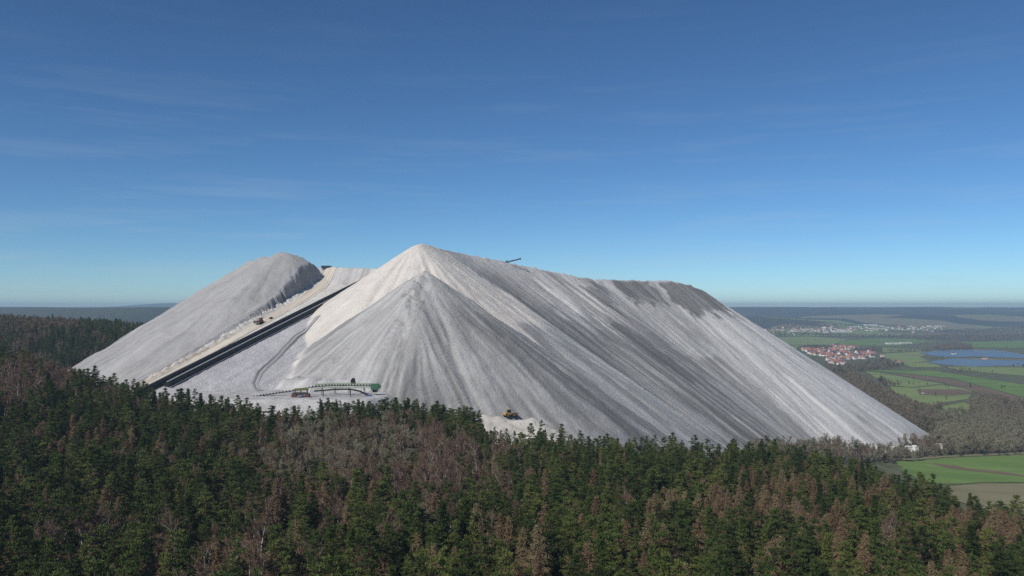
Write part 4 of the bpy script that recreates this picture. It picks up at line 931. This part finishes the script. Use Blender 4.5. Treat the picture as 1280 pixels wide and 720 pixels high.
def wheel_loader(loc, rz, sc, label):
    e = empty("wheel_loader", loc, rz); e.scale = (sc,) * 3
    b = MB(); b.prism([(-3.2, .9), (-.4, .9), (-.4, 1.9), (-3.0, 2.0), (-3.3, 1.6)], -1.1, 1.1); b.build("rear_body", M_YELLOW, e)
    f = MB(); f.prism([(.0, .8), (1.7, .8), (1.6, 1.5), (.2, 1.8)], -.8, .8); f.build("front_body", M_YELLOW, e)
    c = MB(); c.prism([(-1.5, 1.95), (-.1, 1.95), (-.2, 3.3), (-1.4, 3.3)], -.75, .75); co = c.build("cab", M_GLASS, e); r = MB(); r.box((-.8, 0, 3.38), (1.5, 1.7, .14)); r.build("cab_roof", M_YELLOW, co)
    for x_ in (-2.2, 1.1):
        for s_ in (-1, 1):
            w_ = MB(); w_.wheel((x_, s_ * 1.15, .75), .78, .6, n=16); wo = w_.build("wheel", M_RUBBER, e); h_ = MB(); h_.wheel((x_, s_ * 1.47, .75), .36, .06, n=12); h_.build("rim", M_YELLOW, wo)
    a = MB(); a.bar((.4, -.6, 1.8), (2.9, -.6, 1.0), .28); a.bar((.4, .6, 1.8), (2.9, .6, 1.0), .28); a.build("lift_arm", M_YELLOW, e)
    k_ = MB(); k_.prism([(2.9, .2), (4.0, .1), (3.9, .3), (3.1, .5), (3.0, 1.3), (3.4, 1.5), (2.85, 1.5)], -1.45, 1.45); k_.build("bucket", M_DGREY, e)
    tag(e, label, "loader"); return e
x, y, z = surf(638, 521); wheel_loader((x, y - 1, z + .2), .55, 1.55, "yellow wheel loader working on the pale salt mound at the forest edge")
def pickup(loc, rz, label):
    e = empty("pickup_truck", loc, rz); b = MB(); b.prism([(-2.5, .5), (2.4, .5), (2.5, 1.0), (1.2, 1.15), (.5, 1.8), (-.8, 1.85), (-.9, 1.1), (-2.5, 1.1)], -.9, .9); b.build("body", M_DGREY, e)
    for x_ in (-1.6, 1.6):
        for s_ in (-1, 1): w_ = MB(); w_.wheel((x_, s_ * .85, .4), .4, .25); w_.build("wheel", M_RUBBER, e)
    g = MB(); g.box((-.15, -.92, 1.45), (1.0, .03, .45)); g.box((-.15, .92, 1.45), (1.0, .03, .45)); g.build("window", M_GLASS, e); tag(e, label, "truck"); return e
x, y, z = surf(339, 399); pickup((x, y, z + .2), math.atan2(RD[1], RD[0]), "dark pickup truck just above the bulldozer on the haul road")

# spreader with green discharge conveyor on the bench
def bp(px_, py_, Y_): return Vector(P(px_, py_, Y_))
YB = 548.0
e = empty("spreader_conveyor", (P(395, 0, YB)[0], YB, BENCH_Z)); O = Vector(e.location)
path = [bp(318, 496, YB - 8), bp(350, 491, YB - 5), bp(375, 487.2, YB - 2), bp(395, 483.2, YB), bp(412, 482.2, YB), bp(440, 482, YB), bp(466, 482.6, YB)]
g = MB()
for a, b in zip(path[:-1], path[1:]): g.bar(a - O, b - O, 1.7, .5)
g.build("belt_girder", M_DGREY, e)
g = MB()
for a, b in zip(path[:-1], path[1:]):
    n = max(2, int((b - a).length / 1.9))
    for k_ in range(n): c = a + (b - a) * (k_ / n); g.box((c - O + Vector((0, -1.05, .55))), (.75, .25, .85))
g.build("idler", M_RUBBER, e)
g = MB()
for a, b in zip(path[3:-1], path[4:]): g.bar(a - O + Vector((0, -.8, -1.25)), b - O + Vector((0, -.8, -1.25)), .35); g.bar(a - O + Vector((0, -.8, 1.9)), b - O + Vector((0, -.8, 1.9)), .22); g.bar(a - O + Vector((0, -.85, 1.2)), b - O + Vector((0, -.85, 1.2)), .12, .7)
L0, L1 = path[3], path[-1]; n = 26
for k_ in range(n + 1):
    c = L0 + (L1 - L0) * (k_ / n) - O + Vector((0, -.8, 0)); g.bar(c + Vector((0, 0, -1.25)), c + Vector((0, 0, 1.9)), .16)
    if k_ < n: c2 = L0 + (L1 - L0) * ((k_ + 1) / n) - O + Vector((0, -.8, 0)); g.bar(c + Vector((0, 0, -1.25)), c2, .14)
g.build("truss", M_LGREEN, e)
g = MB(); hd = path[-1] - O; g.box(hd + Vector((1.4, 0, -.4)), (5.0, 3.4, 4.0)); g.prism([(hd.x + 3.9, hd.z - 2.2), (hd.x + 5.3, hd.z - 1.2), (hd.x + 5.3, hd.z + .4), (hd.x + 3.9, hd.z + 1.3)], hd.y - 1.5, hd.y + 1.5); hdo = g.build("discharge_head", M_GREENP, e)
g = MB(); g.prism([(hd.x + .3, hd.z - 4.2), (hd.x + 2.8, hd.z - 4.2), (hd.x + 3.4, hd.z - 2.45), (hd.x - .3, hd.z - 2.45)], hd.y - 1.2, hd.y + 1.2); g.build("chute", M_BLACK, hdo)
g = MB(); cb = bp(441.5, 479, YB + 3) - O; g.prism([(cb.x - 1.6, cb.z - .6), (cb.x + 1.7, cb.z - .6), (cb.x + .9, cb.z + 3.4), (cb.x - .4, cb.z + 3.6), (cb.x - 1.5, cb.z + 2.2)], cb.y - 1.3, cb.y + 1.3); g.build("operator_cab", M_BLACK, e)
for q_ in (402, 418, 436, 455):
    c = bp(q_, 484.5, YB) - O; g = MB()
    for s_ in (-1.6, 1.6): g.bar(Vector((c.x, c.y + s_, c.z)), Vector((c.x + .6, c.y + s_ * 1.5, -.3)), .4)
    g.build("trestle", M_GREY, e)
tag(e, "long green spreader conveyor with black idlers on the white bench", "conveyor")
e = empty("curved_conveyor", P(408, 497, YB - 10)); O = Vector(e.location)
path = [bp(393, 488.8, YB - 9), bp(404, 488, YB - 9), bp(420, 486.6, YB - 9), bp(438, 486.5, YB - 9), bp(450, 489, YB - 9), bp(460, 494, YB - 9), bp(466, 497.6, YB - 9)]
g = MB()
for a, b in zip(path[:-1], path[1:]): g.bar(a - O, b - O, 1.3, .9)
g.build("belt", M_BLACK, e)
for i in (1, 3, 5):
    g = MB(); c = path[i] - O
    for s_ in (-.6, .6): g.bar(c + Vector((0, s_, 0)), Vector((c.x, c.y + s_ * 1.6, BENCH_Z - O.z - 6)), .3)
    g.build("trestle", M_BLUE if i == 5 else M_DGREY, e)
g = MB(); c = path[5] - O; g.box(c + Vector((.6, 0, -.5)), (3.6, 2.2, 1.6)); g.build("drive_station", M_BLUE, e)
tag(e, "thin black curved conveyor bending down to a blue drive station", "conveyor")
x, y, z = P(376, 497, YB - 14)
e = empty("transfer_carriage", (x, y, BENCH_Z + .3), .06)
for s_ in (-1, 1):
    for t_ in (-1, 1):
        g = MB(); g.prism([(s_ * 4.3 - 1.7, .4), (s_ * 4.3 - 1.3, 0), (s_ * 4.3 + 1.3, 0), (s_ * 4.3 + 1.7, .5), (s_ * 4.3 + 1.3, 1.9), (s_ * 4.3 - 1.3, 1.9)], t_ * 1.9 - .6, t_ * 1.9 + .6); g.build("crawler", M_RUST, e)
g = MB(); g.box((0, 0, 2.3), (10.6, 3.0, 1.0)); g.box((0, -1.6, 1.5), (5, .4, 1.2)); g.build("chassis", M_DGREY, e)
g = MB(); g.box((.4, 0, 4.5), (9.4, 3.2, .5), 0, -.06); g.box((.4, -1.5, 5.1), (9.4, .2, 1.1), 0, -.06); g.box((.4, 1.5, 5.1), (9.4, .2, 1.1), 0, -.06); g.build("tray", M_OLIVE, e)
g = MB(); [g.bar((a_, b_, 2.6), (a_, b_, 4.4), .35) for a_ in (-3.8, 0, 4.2) for b_ in (-1.3, 1.3)]; g.box((4.2, 0, 3.6), (.5, 3.0, 1.6)); g.build("frame", M_ORANGE, e)
g = MB(); g.prism([(5.1, 2.2), (5.7, 2.2), (6.9, 5.6), (5.3, 5.6)], -1.2, 1.2); g.build("chute", M_WHITE, e)
tag(e, "rusty crawler-mounted transfer carriage with olive tray under the green conveyor", "transfer carriage")

# stacker boom on the crest, and the hut on the plateau
c = bp(634, 328.5, 956); c.z = hz(c.x, c.y) + .3; e = empty("stacker", c); O = Vector(e.location)
a = bp(632, 328.3, 956) - O; b = bp(650, 323.6, 954) - O
g = MB(); g.bar(a, b, .9, 1.3); g.build("boom", M_BLACK, e); g = MB(); g.box(b + Vector((.2, 0, 0)), (2.2, 1.6, 1.9)); g.build("boom_head", M_DGREY, e)
g = MB(); g.bar((-.5, 0, -1), (-.5, 0, 3.0), 1.6); g.box((-.5, 0, .6), (4.5, 3, 1.4)); g.build("base", M_DGREY, e); g = MB(); g.bar((-.5, 0, 3.0), a + (b - a) * .7, .18); g.build("stay_cable", M_DGREY, e)
tag(e, "black stacker boom sticking out above the crest right of the summit", "stacker")
x, y, _ = P(408, 335, 905); z = hz(x, y); e = empty("plateau_hut", (x, y, z), .1)
g = MB(); g.box((0, 0, 1.2), (11, 4, 2.6)); g.build("wall", M_DGREY, e); g = MB(); g.box((0, 0, 2.7), (11.6, 4.6, .35)); g.build("roof", M_BLACK, e); g = MB(); g.box((5.5, -2.1, 1.0), (1.2, .2, 1.9)); g.build("door", M_GREY, e)
tag(e, "low dark hut on the plateau where the haul road reaches the top", "hut")
x, y, _ = P(493, 327, 815); 

# white sheds at the foot of the heap and by the ramp
SHED_LABELS = ["white shed below the heap's right foot, %s from the left in the tree belt" % o_ for o_ in ("first", "second", "third", "fourth", "fifth", "sixth", "seventh")] + ["rightmost white shed, beyond the tip of the heap's right foot"]
for (a, b, w_), lb in zip(SHEDS, SHED_LABELS):
    x, y, z = at(a, b, 4); e = empty("white_shed", (x, y, z), random.uniform(-.4, .4)); g = MB(); g.box((0, 0, 2), (w_, 5, 6)); g.build("wall", WALLS[0], e)
    g = MB(); g.prism([(-w_ / 2 - .4, 5.02), (w_ / 2 + .4, 5.02), (0, 6.2)], -2.9, 2.9); g.build("roof", M_WHITE, e); tag(e, lb, "shed")
x, y, _ = P(127, 489, 545); z = tz(x, y); e = empty("works_building", (x, y, z), .2); g = MB(); g.box((0, 0, 7), (11, 8, 18)); g.build("wall", WALLS[2], e); g = MB(); g.box((0, 0, 16.3), (11.8, 8.8, .7)); g.build("roof", M_WHITE, e)
tag(e, "white flat-roofed works building half hidden by pines left of the ramp", "building")

# ------------------------------------------------------------------ air
hz_ = MB(); hz_.box((0, 9400, -60), (31000, 21000, 300)); ho = hz_.build("haze", [], None); ho["kind"] = "stuff"; ho["label"] = "pale blue haze lying over the whole valley"; ho["category"] = "haze"
m_ = bpy.data.materials.new("air_haze"); m_.use_nodes = True; n = m_.node_tree.nodes; n.clear(); out = n.new("ShaderNodeOutputMaterial"); pv = n.new("ShaderNodeVolumePrincipled")
pv.inputs['Density'].default_value = 8.5e-5; pv.inputs['Density Attribute'].default_value = ""; pv.inputs['Color'].default_value = (.60, .81, 1.0, 1); pv.inputs['Anisotropy'].default_value = .1
m_.node_tree.links.new(pv.outputs[0], out.inputs['Volume']); ho.data.materials.append(m_)
